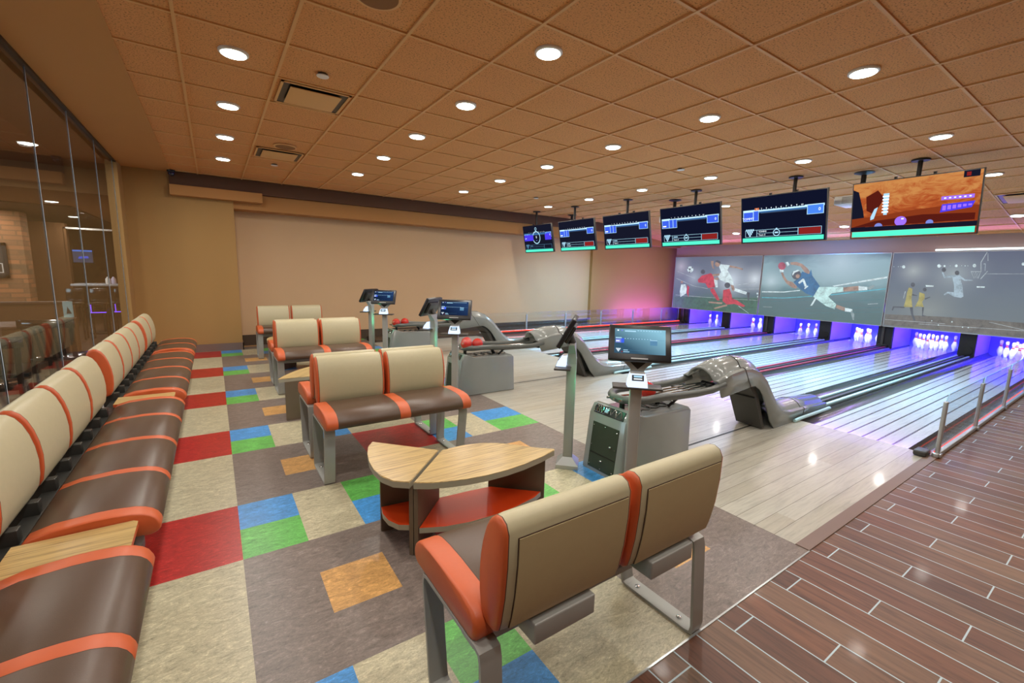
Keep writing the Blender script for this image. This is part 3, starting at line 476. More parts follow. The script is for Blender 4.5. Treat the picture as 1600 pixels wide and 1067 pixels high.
def vent(x, y, w, h, label):
    o = thing('ceiling_vent', label, 'air vent', (x, y, zc(x)-.006), 0, 'square ceiling air vents')
    if x > SLX: o.rotation_euler = (0, SLK, 0)
    b = MB(); b.box(-w/2-.03, w/2+.03, -h/2-.03, h/2+.03, .001, .004, K['black']); b.build('dark_opening', o)
    b = MB(); b.box(-w/2+.02, w/2-.02, -h/2+.0, h/2-.03, -.02, -.012, K['tbar'], bev=.003); b.build('plate', o)
    b = MB()
    for (a, c, d, e) in ((-w/2-.05, w/2+.05, -h/2-.05, -h/2-.03), (-w/2-.05, w/2+.05, h/2+.03, h/2+.05), (-w/2-.05, -w/2-.03, -h/2-.05, h/2+.05), (w/2+.03, w/2+.05, -h/2-.05, h/2+.05)):
        b.box(a, c, d, e, -.004, .004, K['tbar'])
    b.build('frame', o)
vent(.82, 4.42, .44, .44, 'square ceiling air vent nearest the camera with a flat plate')
vent(.82, 6.79, .44, .44, 'square ceiling air vent farther back, near the tan wall')
vent(10.2, 1.42, .5, .4, 'white ceiling air vent behind the rightmost hanging screen')
for n, (x, y, r, lb) in enumerate(((.80, 3.86, .045, 'small white sprinkler cover beside the nearest air vent'), (.84, 7.47, .045, 'small white sprinkler cover near the tan back wall'),
                     (5.4, 3.95, .05, 'small white sprinkler cover in front of the hanging screens'), (5.3, 7.1, .05, 'small white sprinkler cover near the dark brown fascia'))):
    o = thing('sprinkler_cover', lb, 'sprinkler', (x, y, CE-.004), 0, 'flat sprinkler covers on the ceiling')
    b = MB(); b.lathe([(.0001, -.012), (r*.96, -.012), (r, -.009), (r, -.006)], K['white'], 24); b.build('cover_plate', o)
    b = MB(); b.lathe([(r*.8, -.008), (r*.8, .008)], K['steeldark'], 20); b.build('neck', o)
for (x, y, lb) in ((.84, 2.62, 'round tan ceiling speaker at the top edge near the camera'), (.84, 6.3, 'round tan ceiling speaker just before the farther air vent')):
    o = thing('ceiling_speaker', lb, 'speaker', (x, y, CE-.004), 0, 'round ceiling speakers')
    b = MB(); b.lathe([(.0001, -.009), (.11, -.009), (.115, -.005)], plain('speaker_mesh', '#8f6338', .8, bscale=900, bstr=.5), 32); b.build('grille', o)
    b = MB(); b.lathe([(.114, -.008), (.128, -.006), (.13, .006)], K['tbar'], 32); b.build('rim', o)
o = thing('security_camera', 'small dark blue dome camera at the left end of the fascia', 'camera', (-.44, YW-.14, CE))
b = MB(); b.lathe([(.05, -.03), (.055, -.02), (.055, 0)], K['black'], 24); b.build('base', o)
b = MB(); b.sphere((0, 0, -.045), .046, plain('dome_tint', '#10163a', .05, coat=1.), 20, 12); b.build('dome', o)
# ------------------------------------------------------------------ benches
def seat_profile(y0, y1):
    z0 = .42
    return [(y0+.012, z0), (y0, z0+.02), (y0-.002, z0+.055), (y0+.02, z0+.083), (y0+.08, z0+.1), ((y0+y1)/2, z0+.108), (y1-.14, z0+.107), (y1-.08, z0+.101), (y1-.05, z0+.092), (y1-.028, z0+.08), (y1-.012, z0+.064), (y1-.003, z0+.046), (y1, z0+.032), (y1-.003, z0+.018), (y1-.012, z0+.007), (y1-.03, z0)]
def scaled(pr, k):
    cy = sum(p[0] for p in pr)/len(pr); cz = sum(p[1] for p in pr)/len(pr)
    return [(cy+(p[0]-cy)*k, cz+(p[1]-cz)*k) for p in pr]
def cushion(pr, spans, endc):
    """spans: list of (x0, x1, material)"""
    rings = []; mats = []; x0 = spans[0][0]; x1 = spans[-1][1]
    def ring(x, k=1): rings.append([(x, p[0], p[1]) for p in scaled(pr, k)])
    ring(x0, .93); ring(x0+.003, .975); mats.append(endc); ring(x0+.012, 1); mats.append(endc)
    for i, (a, c, m) in enumerate(spans):
        if i > 0:
            ring(a-.0015, .985); mats.append(spans[i-1][2]); ring(a+.0015, .985); mats.append(K['seam']); ring(a+.006, 1); mats.append(m)
        e = c-.012 if i == len(spans)-1 else c-.006
        ring(e, 1); mats.append(m)
    ring(x1-.003, .975); mats.append(endc); ring(x1, .93); mats.append(endc)
    b = MB(); b.loft(rings, mats, endc, endc); return b
def back_profile():
    # front face towards +y; origin at pad bottom front
    return [(-.03, .472), (-.008, .482), (.008, .51), (.016, .56), (.018, .62), (.012, .68), (.0, .735), (-.016, .78), (-.034, .81), (-.056, .828), (-.08, .832), (-.102, .822), (-.115, .795), (-.113, .7), (-.103, .6), (-.088, .52), (-.078, .488), (-.062, .474)]
def pad(w, y, dz, parent, x):
    pr = [(p[0]+y, p[1]+dz) for p in back_profile()]; rings = []; mats = []
    st = [(-w/2, .88, None), (-w/2+.004, .95, 'orange'), (-w/2+.012, .985, 'orange'), (-w/2+.015, .985, 'seam'), (-w/2+.032, 1, 'cream'), (w/2-.032, 1, 'cream'), (w/2-.015, .985, 'cream'), (w/2-.012, .985, 'seam'), (w/2-.004, .95, 'orange'), (w/2, .88, 'orange')]
    for xx, k, m in st:
        rings.append([(xx, p[0], p[1]) for p in scaled(pr, k)])
        if m: mats.append(K[m])
    b = MB(); b.loft(rings, mats, K['orange'], K['orange']); o = b.build('backrest', parent, smooth=50, loc=(x, 0, 0))
    b = MB(); rear = [(-.0785, .487), (-.088, .52), (-.0965, .56), (-.103, .6), (-.109, .65), (-.113, .7), (-.1145, .745), (-.115, .778)]
    def sect(off, cut): q = rear if not cut else rear[:-1]+[(-.1149, .7755)]; return [(p[0]+y-off, p[1]+dz) for p in q]+[(p[0]+y+.012, p[1]+dz) for p in q[::-1]]
    for off, cut, i, m in ((.0022, 0, 0, 'seam'), (.0052, 1, .0028, 'creamback')):
        s_ = sect(off, cut); b.loft([[(x_, a_, c_) for a_, c_ in s_] for x_ in (-w/2+.042+i, w/2-.022-i)], K[m], K[m], K[m])
    b.build('back_panel', o, label='flat tan rear panel')
    return o
def leg_frame(parent, x, y0, y1, zt=.418):
    b = MB(); w = .07; r = .03
    pts = [(x, y1-.05-r, .006), (x, y1-.05-.008, .012), (x, y1-.05, .04), (x, y1-.002, zt-.04), (x, y1-.008, zt-.012), (x, y1-.03, zt-.006), (x, y0+.03, zt-.006), (x, y0+.008, zt-.012), (x, y0, zt-.04), (x, y0-.022, .04), (x, y0-.016, .012), (x, y0+.01, .006)]
    b.bar(pts, w, .012, K['steel'], (1, 0, 0)); o = b.build('leg_frame', parent, smooth=40)
    for yy in (y0+.06, y1-.12):
        b = MB(); b.lathe([(.011, .011), (.011, .016), (.006, .02), (.0001, .021)], K['bolt'], 12, Matrix.Translation((x, yy, 0))); b.build('bolt', o)
def make_bench(label):
    o = thing('bench', label, 'bench', group='two-seat upholstered benches')
    br, og = K['brown'], K['orange']
    cushion(seat_profile(-.185, .275), [(-.532, -.455, og), (-.455, -.04, br), (-.04, .04, og), (.04, .455, br), (.455, .532, og)], og).build('seat', o, smooth=50, label='brown leather seat with orange ends and middle stripe')
    for x in (-.258, .258):
        pad(.488, -.165, .0, o, x)
        b = MB(); b.box(x-.12, x+.12, -.262, -.15, .40, .468, K['steel'], bev=.006)
        b.build('back_bracket', o)
    b = MB(); b.box(-.5, .5, -.12, -.04, .335, .4, K['steel'], bev=.005); b.build('beam', o)
    for x in (-.498, .498): leg_frame(o, x, -.215, .19)
    return o
be = make_bench('cream and brown two-seat bench nearest the camera, seen from behind')
be.location = (1.08, 1.14, 0)
for (x, y, rz, lb) in ((1.075, 3.17, PI, 'two-seat bench facing the camera, behind the nearest curved table'),
                       (1.075, 3.78, 0, 'two-seat bench back to back with the one facing the nearest table'),
                       (1.08, 5.75, PI, 'two-seat bench facing the camera, behind the middle curved table'),
                       (1.08, 6.36, 0, 'two-seat bench back to back with the one behind the middle table'),
                       (1.07, 8.2, PI, 'two-seat bench farthest back, standing before the rose wall')):
    dup(be, (x, y, 0), rz, lb)

def wall_bench(y0, y1, n, label):
    """long bench along the glass: seats face +x, lies from y0 to y1"""
    L = y1-y0; o = thing('long_bench', label, 'bench', (-.48, (y0+y1)/2, 0), -PI/2, 'long benches along the glass')
    br, og = K['brown'], K['orange']; s = L/n; sp = [(-L/2, -L/2+.07, og)]
    for k in range(n):
        a = -L/2+k*s+(.07 if k == 0 else .028); c = -L/2+(k+1)*s-(.07 if k == n-1 else .028)
        sp.append((a, c, br))
        sp.append((c, c+(.07 if k == n-1 else .056), og))
    cushion(seat_profile(-.14, .25), sp, og).build('seat', o, smooth=50, label='brown leather seat with orange cross stripes')
    for k in range(n):
        pad(s-.034, -.185, .03, o, -L/2+(k+.5)*s)
    b = MB(); b.box(-L/2, L/2, -.21, -.15, .40, .455, K['steeldark'], bev=.004); b.box(-L/2+.01, L/2-.01, -.06, .02, .33, .395, K['steel'], bev=.004); b.build('beam', o)
    for k in range(2*n):
        b = MB(); x = -L/2+(k+.5)*s/2; b.box(x-.022, x+.022, -.25, -.16, .41, .51, K['steeldark'], bev=.003); b.build('back_bracket', o)
    for x in ([-L/2+.12, L/2-.12] + ([0] if n > 2 else [])): leg_frame(o, x, -.13, .17)
    return o
wall_bench(-.02, 1.86, 4, 'long bench nearest the camera, only its brown seat showing at lower left')
wall_bench(2.085, 3.96, 4, 'second long bench along the glass, with the four largest cream backrests')
wall_bench(4.18, 6.06, 4, 'third long bench along the glass, four smaller backrests, big orange end')
wall_bench(6.21, 7.14, 2, 'short two-seat bench farthest along the glass')
for (y0, y1, lb) in ((1.865, 2.08, 'small wood-topped table between the two nearest long benches'), (3.965, 4.175, 'small wood-topped table between second and third long benches')):
    o = thing('side_table', lb, 'side table', (-.48, (y0+y1)/2, 0), 0, 'wood-topped inserts between the long benches'); h = (y1-y0)/2
    b = MB(); b.prism([(-.15, -h), (.17, -h), (.185, -h+.015), (.185, h-.015), (.17, h), (-.15, h)], .478, .498, K['laminate'], K['orange']); b.build('table_top', o, smooth=0)
    b = MB(); b.box(-.21, -.15, -h, h, .40, .455, K['steeldark'], bev=.004); b.build('beam', o)
    b = MB(); b.box(.12, .2, -h+.02, h-.02, .4, .44, K['steeldark'], bev=.004); b.box(-.1, .12, -.02, .02, .4, .478, K['steel']); b.build('bracket', o)
    b = MB(); b.cyl((0, 0, 0), (0, 0, .4), .025, K['steel']); b.box(-.1, .1, -.05, .05, 0, .01, K['steel']); b.build('leg', o)

# ------------------------------------------------------------------ curved tables
def make_table(label):
    o = thing('curved_table', label, 'table', (1.0, 2.05, 0), 0, 'kidney shaped tables between benches')
    R = lambda pts: [(x-1.0, y-2.05) for x, y in pts]
    left = [(.75, 2.61), (.705, 2.545), (.672, 2.44), (.65, 2.33), (.642, 2.22), (.652, 2.12), (.685, 2.04), (.75, 1.985), (1.045, 2.285)]
    right = [(.765, 1.972), (.83, 1.93), (.92, 1.895), (1.02, 1.868), (1.13, 1.853), (1.25, 1.852), (1.37, 1.864), (1.51, 1.892), (1.64, 1.93), (1.655, 1.948), (1.60, 1.985), (1.54, 2.05), (1.48, 2.125), (1.41, 2.2), (1.33, 2.25), (1.2, 2.28), (1.062, 2.275)]
    b = MB(); b.prism(R(left), .385, .42, K['laminate'], K['edge'], bev=.003); b.build('table_top', o, smooth=30, label='rounded end piece of the wood top')
    b = MB(); b.prism(R(right), .385, .42, K['laminate'], K['edge'], bev=.003); b.build('table_top', o, smooth=30, label='long curved piece of the wood top')
    def slab(p, q, th, off=0, name='side_panel'):
        a = Vector(p); c = Vector(q); d = (c-a).normalized(); n = Vector((-d.y, d.x))
        b = MB(); b.prism(R([a+n*off, c+n*off, c+n*(off+th), a+n*(off+th)]), 0, .385, K['panel']); return b.build(name, o, smooth=0)
    slab((.775, 2.0), (1.0, 2.23), .022, .002); slab((.775, 2.0), (1.0, 2.23), .022, -.024)
    slab((.70, 2.30), (1.0, 2.262), .022, 0); p = slab((1.345, 2.205), (1.60, 1.965), .022, 0)
    b = MB(); M = Matrix.Translation((.47, .055, .3))
    d = Vector((.255, -.24, 0)).normalized(); n_ = Vector((-d.y, d.x, 0)) * -1
    q = Vector((1.42-1, 2.135-2.05, .32)); fr = [(0, .014), (.02, 0), (0, -.014), (-.02, 0)]; fi = [(0, .007), (.01, 0), (0, -.007), (-.01, 0)]
    nb = Vector((-d.y, d.x, 0))
    for sgn, rr, m in ((1, fr, K['alu']), (1.12, fi, K['panel'])):
        b.poly([tuple(q + nb*.0225*sgn + d*u + Vector((0, 0, w))) for u, w in rr], m)
    b.build('emblem', p, smooth=0, label='small silver diamond emblem')
    ls = [(.78, 2.48), (.72, 2.40), (.69, 2.31), (.68, 2.22), (.69, 2.14), (.72, 2.07), (.775, 2.02), (.99, 2.24)]
    ls = [(.70, 2.29), (.685, 2.22), (.69, 2.14), (.72, 2.07), (.78, 2.03), (.98, 2.235), (.99, 2.255)]
    rs = [(.80, 1.985), (.92, 1.93), (1.05, 1.9), (1.2, 1.89), (1.35, 1.9), (1.5, 1.93), (1.575, 1.965), (1.345, 2.18), (1.2, 2.2), (1.02, 2.215)]
    for pts in (ls, rs):
        b = MB(); b.prism(R(pts), .125, .155, K['shelf'], K['edge']); b.build('shelf', o, smooth=30, label='bright orange lower shelf')
    return o
tb = make_table('curved wood-topped table with orange shelf, nearest, behind the front bench')
dup(tb, (.99, 4.98, 0), math.radians(225), 'curved wood-topped table in the middle, its grey end panel with emblem showing')
dup(tb, (.95, 7.05, 0), 0, 'curved wood-topped table farthest back, mostly hidden behind a bench')
# ------------------------------------------------------------------ lanes
RET = [2.18, 4.79, 7.45]; BND = [.90, 3.56, 6.20, 8.84]
HALF = .375
LN = []                       # lane centres, the first one beside the wood-look tiles
for k in range(3): LN += [RET[k]-.70, RET[k]+.68]
LNAME = ['the lane nearest the wood-look tiles', 'the second lane from the wood-look tiles', 'the third lane from the wood-look tiles', 'the third lane from the rose wall', 'the second lane from the rose wall', 'the lane nearest the rose wall']
for n, y in enumerate(LN):
    b = MB(); b.box(FOUL, 14.35, y-HALF, y+HALF, -.05, 0, K['lane'])
    o = b.build('bowling_lane', smooth=0); struct(o, 'pale striped boards of '+LNAME[n]); o['category'] = 'lane'
    for s in (-1, 1):
        c = y+s*(HALF+.1); b = MB(); rings = []
        for x in (FOUL, 14.35): rings.append([(x, c+.1*math.cos(PI*i/10), -.075*math.sin(PI*i/10)-.004) for i in range(11)])
        b.loft(rings, K['gutter'], closed=False); o = b.build('lane_gutter', smooth=60); struct(o, 'dark grey gutter %s of %s' % ('on the near side' if s < 0 else 'on the far side', LNAME[n])); o['category'] = 'gutter'
DN = {('c', 0): 'between the two nearest lanes', ('c', 1): 'between the two middle lanes', ('c', 2): 'between the two farthest lanes', ('b', 1): 'between second and third lane from the wood-look tiles', ('b', 2): 'between second and third lane from the rose wall'}
def divider(y, w, x0, red, key):
    o = thing('lane_divider', ('divider with two red rails ' if red else 'divider with two pale blue rails ')+DN[key], 'lane divider', (0, y, 0), 0, 'rails between the lanes')
    b = MB(); b.box(x0, XM-.1, -w, w, -.14, .0, K['cap']); b.box(x0, XM-.1, -.02, .02, 0, .028, K['cap'], bev=.004); b.build('cap', o, smooth=0)
    for s in (-1, 1):
        b = MB(); b.box(x0, XM-.12, s*(w-.03)-(.012 if red else .018), s*(w-.03)+(.012 if red else .018), .0, .03, K['railred'] if red else K['railcyan'], bev=.009); b.build('bumper_rail', o, smooth=40)
for k in range(3): divider(RET[k], .115, 5.86, False, ('c', k))
for k in (1, 2): divider(BND[k], .12, FOUL+.3, True, ('b', k))
for (y0, y1) in ((WALK, LN[0]-HALF-.2), (LN[5]+HALF+.2, YR)):
    b = MB(); b.box(FOUL, XM, y0 if y0 > 5 else APY, y1, -.14, -.002, K['cap']); struct(b.build('floor_edge', smooth=0))
b = MB(); b.box(2.7, 14.5, 8.95, YR, -.05, .05, K['basedark']); struct(b.build('trim_22', smooth=0), 'low dark curb along the rose wall')

# ------------------------------------------------------------------ pin decks under the projection boards
pm = {}
def make_pin(label):
    W, Rd = K['pinwhite'], K['pinred']; k = .88
    prof = [(.0001, 0), (.026, 0), (.029, .006), (.036, .03), (.048, .065), (.0575, .105), (.0605, .122), (.058, .145), (.050, .175), (.039, .205), (.029, .232), (.0245, .252), (.0232, .262), (.0236, .275), (.0258, .292), (.0295, .315), (.0318, .34), (.030, .36), (.024, .374), (.013, .381), (.0001, .382)]
    b = MB(); b.lathe([(r*k, z*k) for r, z in prof], W, 20, mats=[Rd if 9 < i < 12 or i == 13 else W for i in range(len(prof)-1)])
    o = b.build('bowling_pin', smooth=60); tag(o, label, 'bowling pin', 'bowling pins standing on the decks'); return o
SP = .225
PINS = {1: (0, 0)}
c = 2
for r in range(1, 4):
    for q in range(r+1):
        PINS[c] = (r*SP*.866, (r/2-q)*SP); c += 1     # rows go back, counted from the left (far) side
PN = {1: 'head pin', 2: 'left pin of second row', 3: 'right pin of second row', 4: 'left pin of third row', 5: 'middle pin of third row', 6: 'right pin of third row', 7: 'leftmost pin of back row', 8: 'second pin from left of back row', 9: 'second pin from right of back row', 10: 'rightmost pin of back row'}
LSHORT = ['lane nearest the wood tiles', 'second lane from wood tiles', 'third lane from wood tiles', 'third lane from rose wall', 'second lane from rose wall', 'lane by the rose wall']
UP = {0: list(range(1, 11)), 1: list(range(1, 11)), 2: [1, 2, 4, 3, 6, 5, 10], 3: [1, 3, 6], 4: [1, 2, 3, 5], 5: [1, 3]}
pp = None
for n in range(6):
    for q in UP[n]:
        dx, dy = PINS[q]; lb = 'white pin, %s, on the %s' % (PN[q], LSHORT[n])
        if pp is None: pp = make_pin(lb); pp.location = (13.25+dx, LN[n]+dy, .001)
        else:
            o = pp.copy(); C.objects.link(o); o.location = (13.25+dx, LN[n]+dy, .001); o['label'] = lb
# kickbacks, deck floor and back curtain
b = MB(); b.box(14.36, 14.42, .4, 9.2, -.1, .9, K['curtain']); struct(b.build('wall_pit', smooth=0), 'blue-lit curtain behind the pins')
edges = [(RET[0], .13), (RET[1], .13), (RET[2], .13)]
for k, y in enumerate(RET):
    o = thing('kickback', 'black ball return housing '+DN[('c', k)], 'kickback', (XM+.06, y, 0), 0, 'black housings under the boards')
    b = MB(); b.box(.06, 1.38, -.12, .12, -.12, .8, K['kick']); b.build('side_plate', o, smooth=0, label='pale side plate')
    b = MB(); b.box(0, .07, -.125, .125, -.1, .8, K['pit']); b.build('front_plate', o, smooth=0)
    b = MB(); b.lathe([(.0001, -.02), (.085, -.02), (.1, 0), (.1, .015)], K['black'], 24, Matrix.Translation((-.012, 0, .12)) @ Matrix.Rotation(-PI/2, 4, 'Y')); b.build('ball_door', o)
for k, y in enumerate(BND):
    if k == 3: y = 8.90
    nm = ('at the right edge beside the nearest lane', DN[('b', 1)], DN[('b', 2)], 'beside the lane nearest the rose wall')[k]
    o = thing('kickback_pair', 'pin deck side wall with black end '+nm, 'kickback', (XM+.06, y, 0), 0, 'pin deck side walls')
    w = .135
    b = MB(); b.box(.1, 1.38, -w, w, -.12, .8, K['kick']); b.build('side_plate', o, smooth=0, label='pale side plate')
    b = MB(); b.box(.02, .11, -w-.005, w+.005, -.1, .8, K['pit']); b.build('front_plate', o, smooth=0)
    b = MB(); b.box(-.02, .03, .005, .055, -.02, .46, K['steeldark'], bev=.004); b.box(-.05, .06, -.08, .1, -.02, .05, K['black'], bev=.006); b.build('post', o, smooth=0, label='thin dark metal post')
# ------------------------------------------------------------------ projection boards
EDG = [9.34, 6.475, 3.61, .74]; ZB, ZT = .49, 2.15
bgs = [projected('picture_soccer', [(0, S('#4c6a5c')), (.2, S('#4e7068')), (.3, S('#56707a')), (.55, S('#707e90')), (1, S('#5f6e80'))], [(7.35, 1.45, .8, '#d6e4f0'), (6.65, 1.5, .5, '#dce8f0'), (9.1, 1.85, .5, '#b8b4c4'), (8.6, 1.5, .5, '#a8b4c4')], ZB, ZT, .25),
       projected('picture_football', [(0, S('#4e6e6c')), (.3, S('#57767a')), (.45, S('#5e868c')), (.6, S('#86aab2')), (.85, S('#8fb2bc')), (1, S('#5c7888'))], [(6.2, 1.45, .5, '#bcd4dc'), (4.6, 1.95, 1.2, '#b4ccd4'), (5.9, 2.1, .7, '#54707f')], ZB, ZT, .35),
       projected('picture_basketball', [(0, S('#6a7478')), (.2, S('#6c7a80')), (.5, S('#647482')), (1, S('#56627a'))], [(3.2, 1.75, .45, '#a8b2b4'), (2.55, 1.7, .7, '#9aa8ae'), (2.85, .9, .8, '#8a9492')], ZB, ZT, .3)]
BN = ['projection board showing soccer players in red and white', 'projection board showing a diving football player in blue, number 7', 'projection board showing a basketball player leaping at the hoop']
for k in range(3):
    ya, yb = EDG[k]-.012, EDG[k+1]+.012
    o = thing('projection_board', BN[k], 'projection board', (XM, (ya+yb)/2, ZB), 0, 'wide picture boards above the pins'); cy = (ya+yb)/2
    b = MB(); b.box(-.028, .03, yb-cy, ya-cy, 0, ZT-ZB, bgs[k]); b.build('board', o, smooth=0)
    b = MB(); f = .014
    for (y0, y1, z0, z1) in ((yb-cy, ya-cy, -f, 0), (yb-cy, ya-cy, ZT-ZB, ZT-ZB+f), (yb-cy-.004, yb-cy+f-.004, -f, ZT-ZB+f), (ya-cy-f+.004, ya-cy+.004, -f, ZT-ZB+f)):
        b.box(-.034, .032, y0, y1, z0, z1, K['alu'])
    b.build('frame', o, smooth=0, label='thin pale metal frame')
    b = MB()
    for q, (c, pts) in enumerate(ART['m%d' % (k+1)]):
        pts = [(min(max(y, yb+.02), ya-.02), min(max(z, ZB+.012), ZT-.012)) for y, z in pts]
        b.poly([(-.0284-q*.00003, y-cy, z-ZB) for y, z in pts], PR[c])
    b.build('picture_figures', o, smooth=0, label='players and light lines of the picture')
b = MB(); b.box(XM+.02, XM+.2, .3, 9.35, 2.17, 2.52, plain('header_paint', '#a8948f', .8)); struct(b.build('wall_header', smooth=0), 'band of wall above the projection boards')
o = thing('led_strip', 'bright white light strip above the basketball board', 'light strip', (XM-.005, 0, 2.185)); b = MB(); b.box(-.01, .01, .6, 2.9, 0, .03, K['ledwhite']); b.build('diffuser', o, smooth=0)
b = MB(); b.box(.012, .022, .6, 2.9, -.005, .04, K['alu']); b.build('profile', o, smooth=0)

# ------------------------------------------------------------------ ball returns
def make_return(label):
    o = thing('ball_return', label, 'ball return', (2.3, 2.18, 0), 0, 'grey ball returns with red balls')
    g = K['grey']; X = lambda x: x-2.3
    # cabinet: front leans back, top steps up to a sloped console
    b = MB(); prof = [(.0, .0), (.82, 0), (.80, .43), (.775, .455), (.25, .462), (.2, .475), (.13, .505), (.09, .50), (.05, .43)]
    rings = []
    for yy, k in ((-.192, .965), (-.186, .985), (-.17, 1), (.17, 1), (.186, .985), (.192, .965)):
        cx, cz = .42, .23; rings.append([(cx+(p[0]-cx)*k, yy, max(0, cz+(p[1]-cz)*k)) for p in prof])
    b.loft(rings, g, g, g); cab = b.build('cabinet', o, smooth=40, label='grey glossy cabinet')
    b = MB(); M = Matrix.Translation((.0235, 0, .2)) @ Matrix.Rotation(math.radians(6.6), 4, 'Y')
    b.box(-.004, .004, -.13, .13, -.175, .175, K['door'], M, bev=.002); b.box(-.007, .0, -.125, .125, -.06, -.056, K['black'], M); d = b.build('access_door', cab, smooth=0, label='dark green access door')
    b = MB()
    for (yy, zz, r) in ((.115, -.15, .005), (0, -.16, .005), (-.115, -.15, .005), (.115, .15, .005), (0, .16, .005), (-.115, .15, .005), (.115, 0, .005), (-.115, .02, .005), (-.07, .03, .014), (.0, -.1, .014)):
        b.sphere(M @ Vector((-.006, yy, zz)), r, K['bolt'], 10, 6, .6)
    b.build('screws', cab)
    b = MB(); M2 = Matrix.Translation((.075, 0, .468)) @ Matrix.Rotation(math.radians(-60), 4, 'Y')
    b.box(-.035, .035, -.145, .145, -.006, .008, K['black'], M2, bev=.004); gr = b.build('vent_grille', cab, smooth=0)
    b = MB()
    for q in range(6): b.tube([M2 @ Vector((-.03+.06*abs(math.sin(q*1.3+s*.9)), -.13+.022*q+.016*s, .01)) for s in range(4)], .0028, K['chrome'], 6)
    for q in range(4): b.tube([M2 @ Vector((.028*math.cos(s*PI/4), .05+.025*q+.02*math.sin(s*PI/4), .011)) for s in range(9)], .0025, K['chrome'], 6)
    b.box(-.018, .018, -.0, .04, .008, .018, K['gedge'], M2, bev=.004); b.build('swirl_bars', cab)
    b = MB()
    for q in range(5): b.tube([(.3+.1*q+.07*math.cos(s*PI/6), .09*math.sin(s*PI/6), .462) for s in range(13)], .004, K['steeldark'], 6)
    b.build('top_vent', cab)
    # rack: thick rubber loop with inner bars
    b = MB(); w = .165; pts = []
    for s in range(13):
        a = PI/2+PI*s/12; pts.append((.34+.19*math.cos(a), w*math.sin(a), .575+.012*math.cos(a)))
    far = [(x, w, z) for x, z in ((1.28, .57), (1.1, .545), (.9, .545), (.6, .56), (.5, .57))]; near = [(x, -w, z) for x, z in ((.5, .57), (.6, .56), (.9, .545), (1.1, .545), (1.28, .57))]
    b.tube(far+pts+near, .03, K['rubber'], 14); b.build('rack_rail', o, smooth=60, label='thick grey rubber rail')
    b = MB()
    for yy in (-.06, .0, .06): b.tube([(.1, yy, .565), (.5, yy*.9, .545), (1.28, yy*.8, .54)], .009, K['chrome'], 8)
    b.box(.55, .62, -.12, .12, .525, .54, K['steeldark']); b.box(.95, 1.02, -.12, .12, .525, .54, K['steeldark']); b.build('rack_bars', o, label='thin metal bars')
    b = MB(); b.cyl((.62, 0, .45), (.56, 0, .55), .02, K['black']); b.cyl((.2, 0, .46), (.2, 0, .55), .02, K['black']); b.tube([(.62, -.1, .46), (.68, -.14, .53)], .012, K['black'], 8); b.build('rack_support', o)
    # hood: arched tunnel that swoops down to the floor track
    st = [((3.56, .455), (3.49, .60), .105), ((3.80, .475), (3.70, .655), .10), ((4.01, .495), (3.88, .672), .095), ((4.10, .495), (4.03, .66), .095), ((4.19, .45), (4.16, .62), .09), ((4.28, .37), (4.31, .52), .09), ((4.37, .24), (4.44, .38), .085), ((4.46, .1), (4.60, .22), .075), ((4.56, .0), (4.74, .145), .07), ((4.86, .0), (4.92, .12), .07), ((5.16, 0), (5.18, .115), .07), ((5.78, 0), (5.80, .075), .06)]
    b = MB(); rings = []; W = .175
    for i, ((bx, bz), (sx, sz), h) in enumerate(st):
        # direction of the crown, square to the track
        a, c = st[max(i-1, 0)][1], st[min(i+1, len(st)-1)][1]; tx, tz = c[0]-a[0], c[1]-a[1]; l = math.hypot(tx, tz); nx, nz = -tz/l, tx/l
        ww = W if i < 11 else W*.9
        r = [(X(bx), -ww, bz), (X(sx), -ww, sz), (X(sx+nx*.012), -ww+.02, sz+nz*.012), (X(sx+nx*.006), -ww+.045, sz+nz*.006)]
        for q in range(1, 8):
            f = q/8; yy = -ww+.045+(2*ww-.09)*f; hh = h*math.sin(PI*f)**.6; r.append((X(sx+nx*(hh+.006)), yy, sz+nz*(hh+.006)))
        r += [(X(sx+nx*.006), ww-.045, sz+nz*.006), (X(sx+nx*.012), ww-.02, sz+nz*.012), (X(sx), ww, sz), (X(bx), ww, bz)]
        rings.append(r)
    b.loft(rings, lambda i, k: g, closed=False); b.build('hood', o, smooth=38, solid=.016, label='glossy grey swooping ball tunnel')
    b = MB(); b.loft([[p for p in [(x*1.0, y*1.015, z*1.005+.003) for x, y, z in rings[i]]] for i in (2,)] + [[(x+.008, y*1.015, z*1.005+.003) for x, y, z in rings[2]]], K['greydark'], closed=False); b.build('hood_seam', o, smooth=0, solid=.004)
    b = MB(); b.loft([[(x*1.0, y*1.015, z+.003) for x, y, z in rings[10]], [(x+.008, y*1.015, z+.003) for x, y, z in rings[10]]], K['greydark'], closed=False); b.build('hood_seam', o, smooth=0, solid=.004)
    b = MB(); pr = [(4.13, .50), (4.27, .36), (4.44, .02), (4.40, .02), (4.2, .36), (4.06, .50)]
    b.loft([[(X(x), yy, z) for x, z in pr] for yy in (-.13, .13)], K['greydark'], K['greydark'], K['greydark']); b.box(X(4.19), X(4.24), -.131, .131, .35, .358, K['black']); b.build('inner_stand', o, smooth=0)
    b = MB(); b.box(X(3.55), X(3.72), -.1, .1, .49, .53, K['black'], bev=.01); b.cyl((X(3.6), -.05, .53), (X(3.6), .05, .53), .03, K['black']); b.build('ball_lift', o)
    b = MB(); b.tube([(X(4.95), -.19, .02), (X(5.05), -.195, .03), (X(5.3), -.195, .03), (X(5.8), -.19, .03)], .018, K['railcyan'], 8); b.build('side_rail', o)
    return o
NRET = ['grey ball return nearest the camera with one red ball showing', 'grey ball return in the middle with three red balls', 'grey ball return farthest back with two red balls']
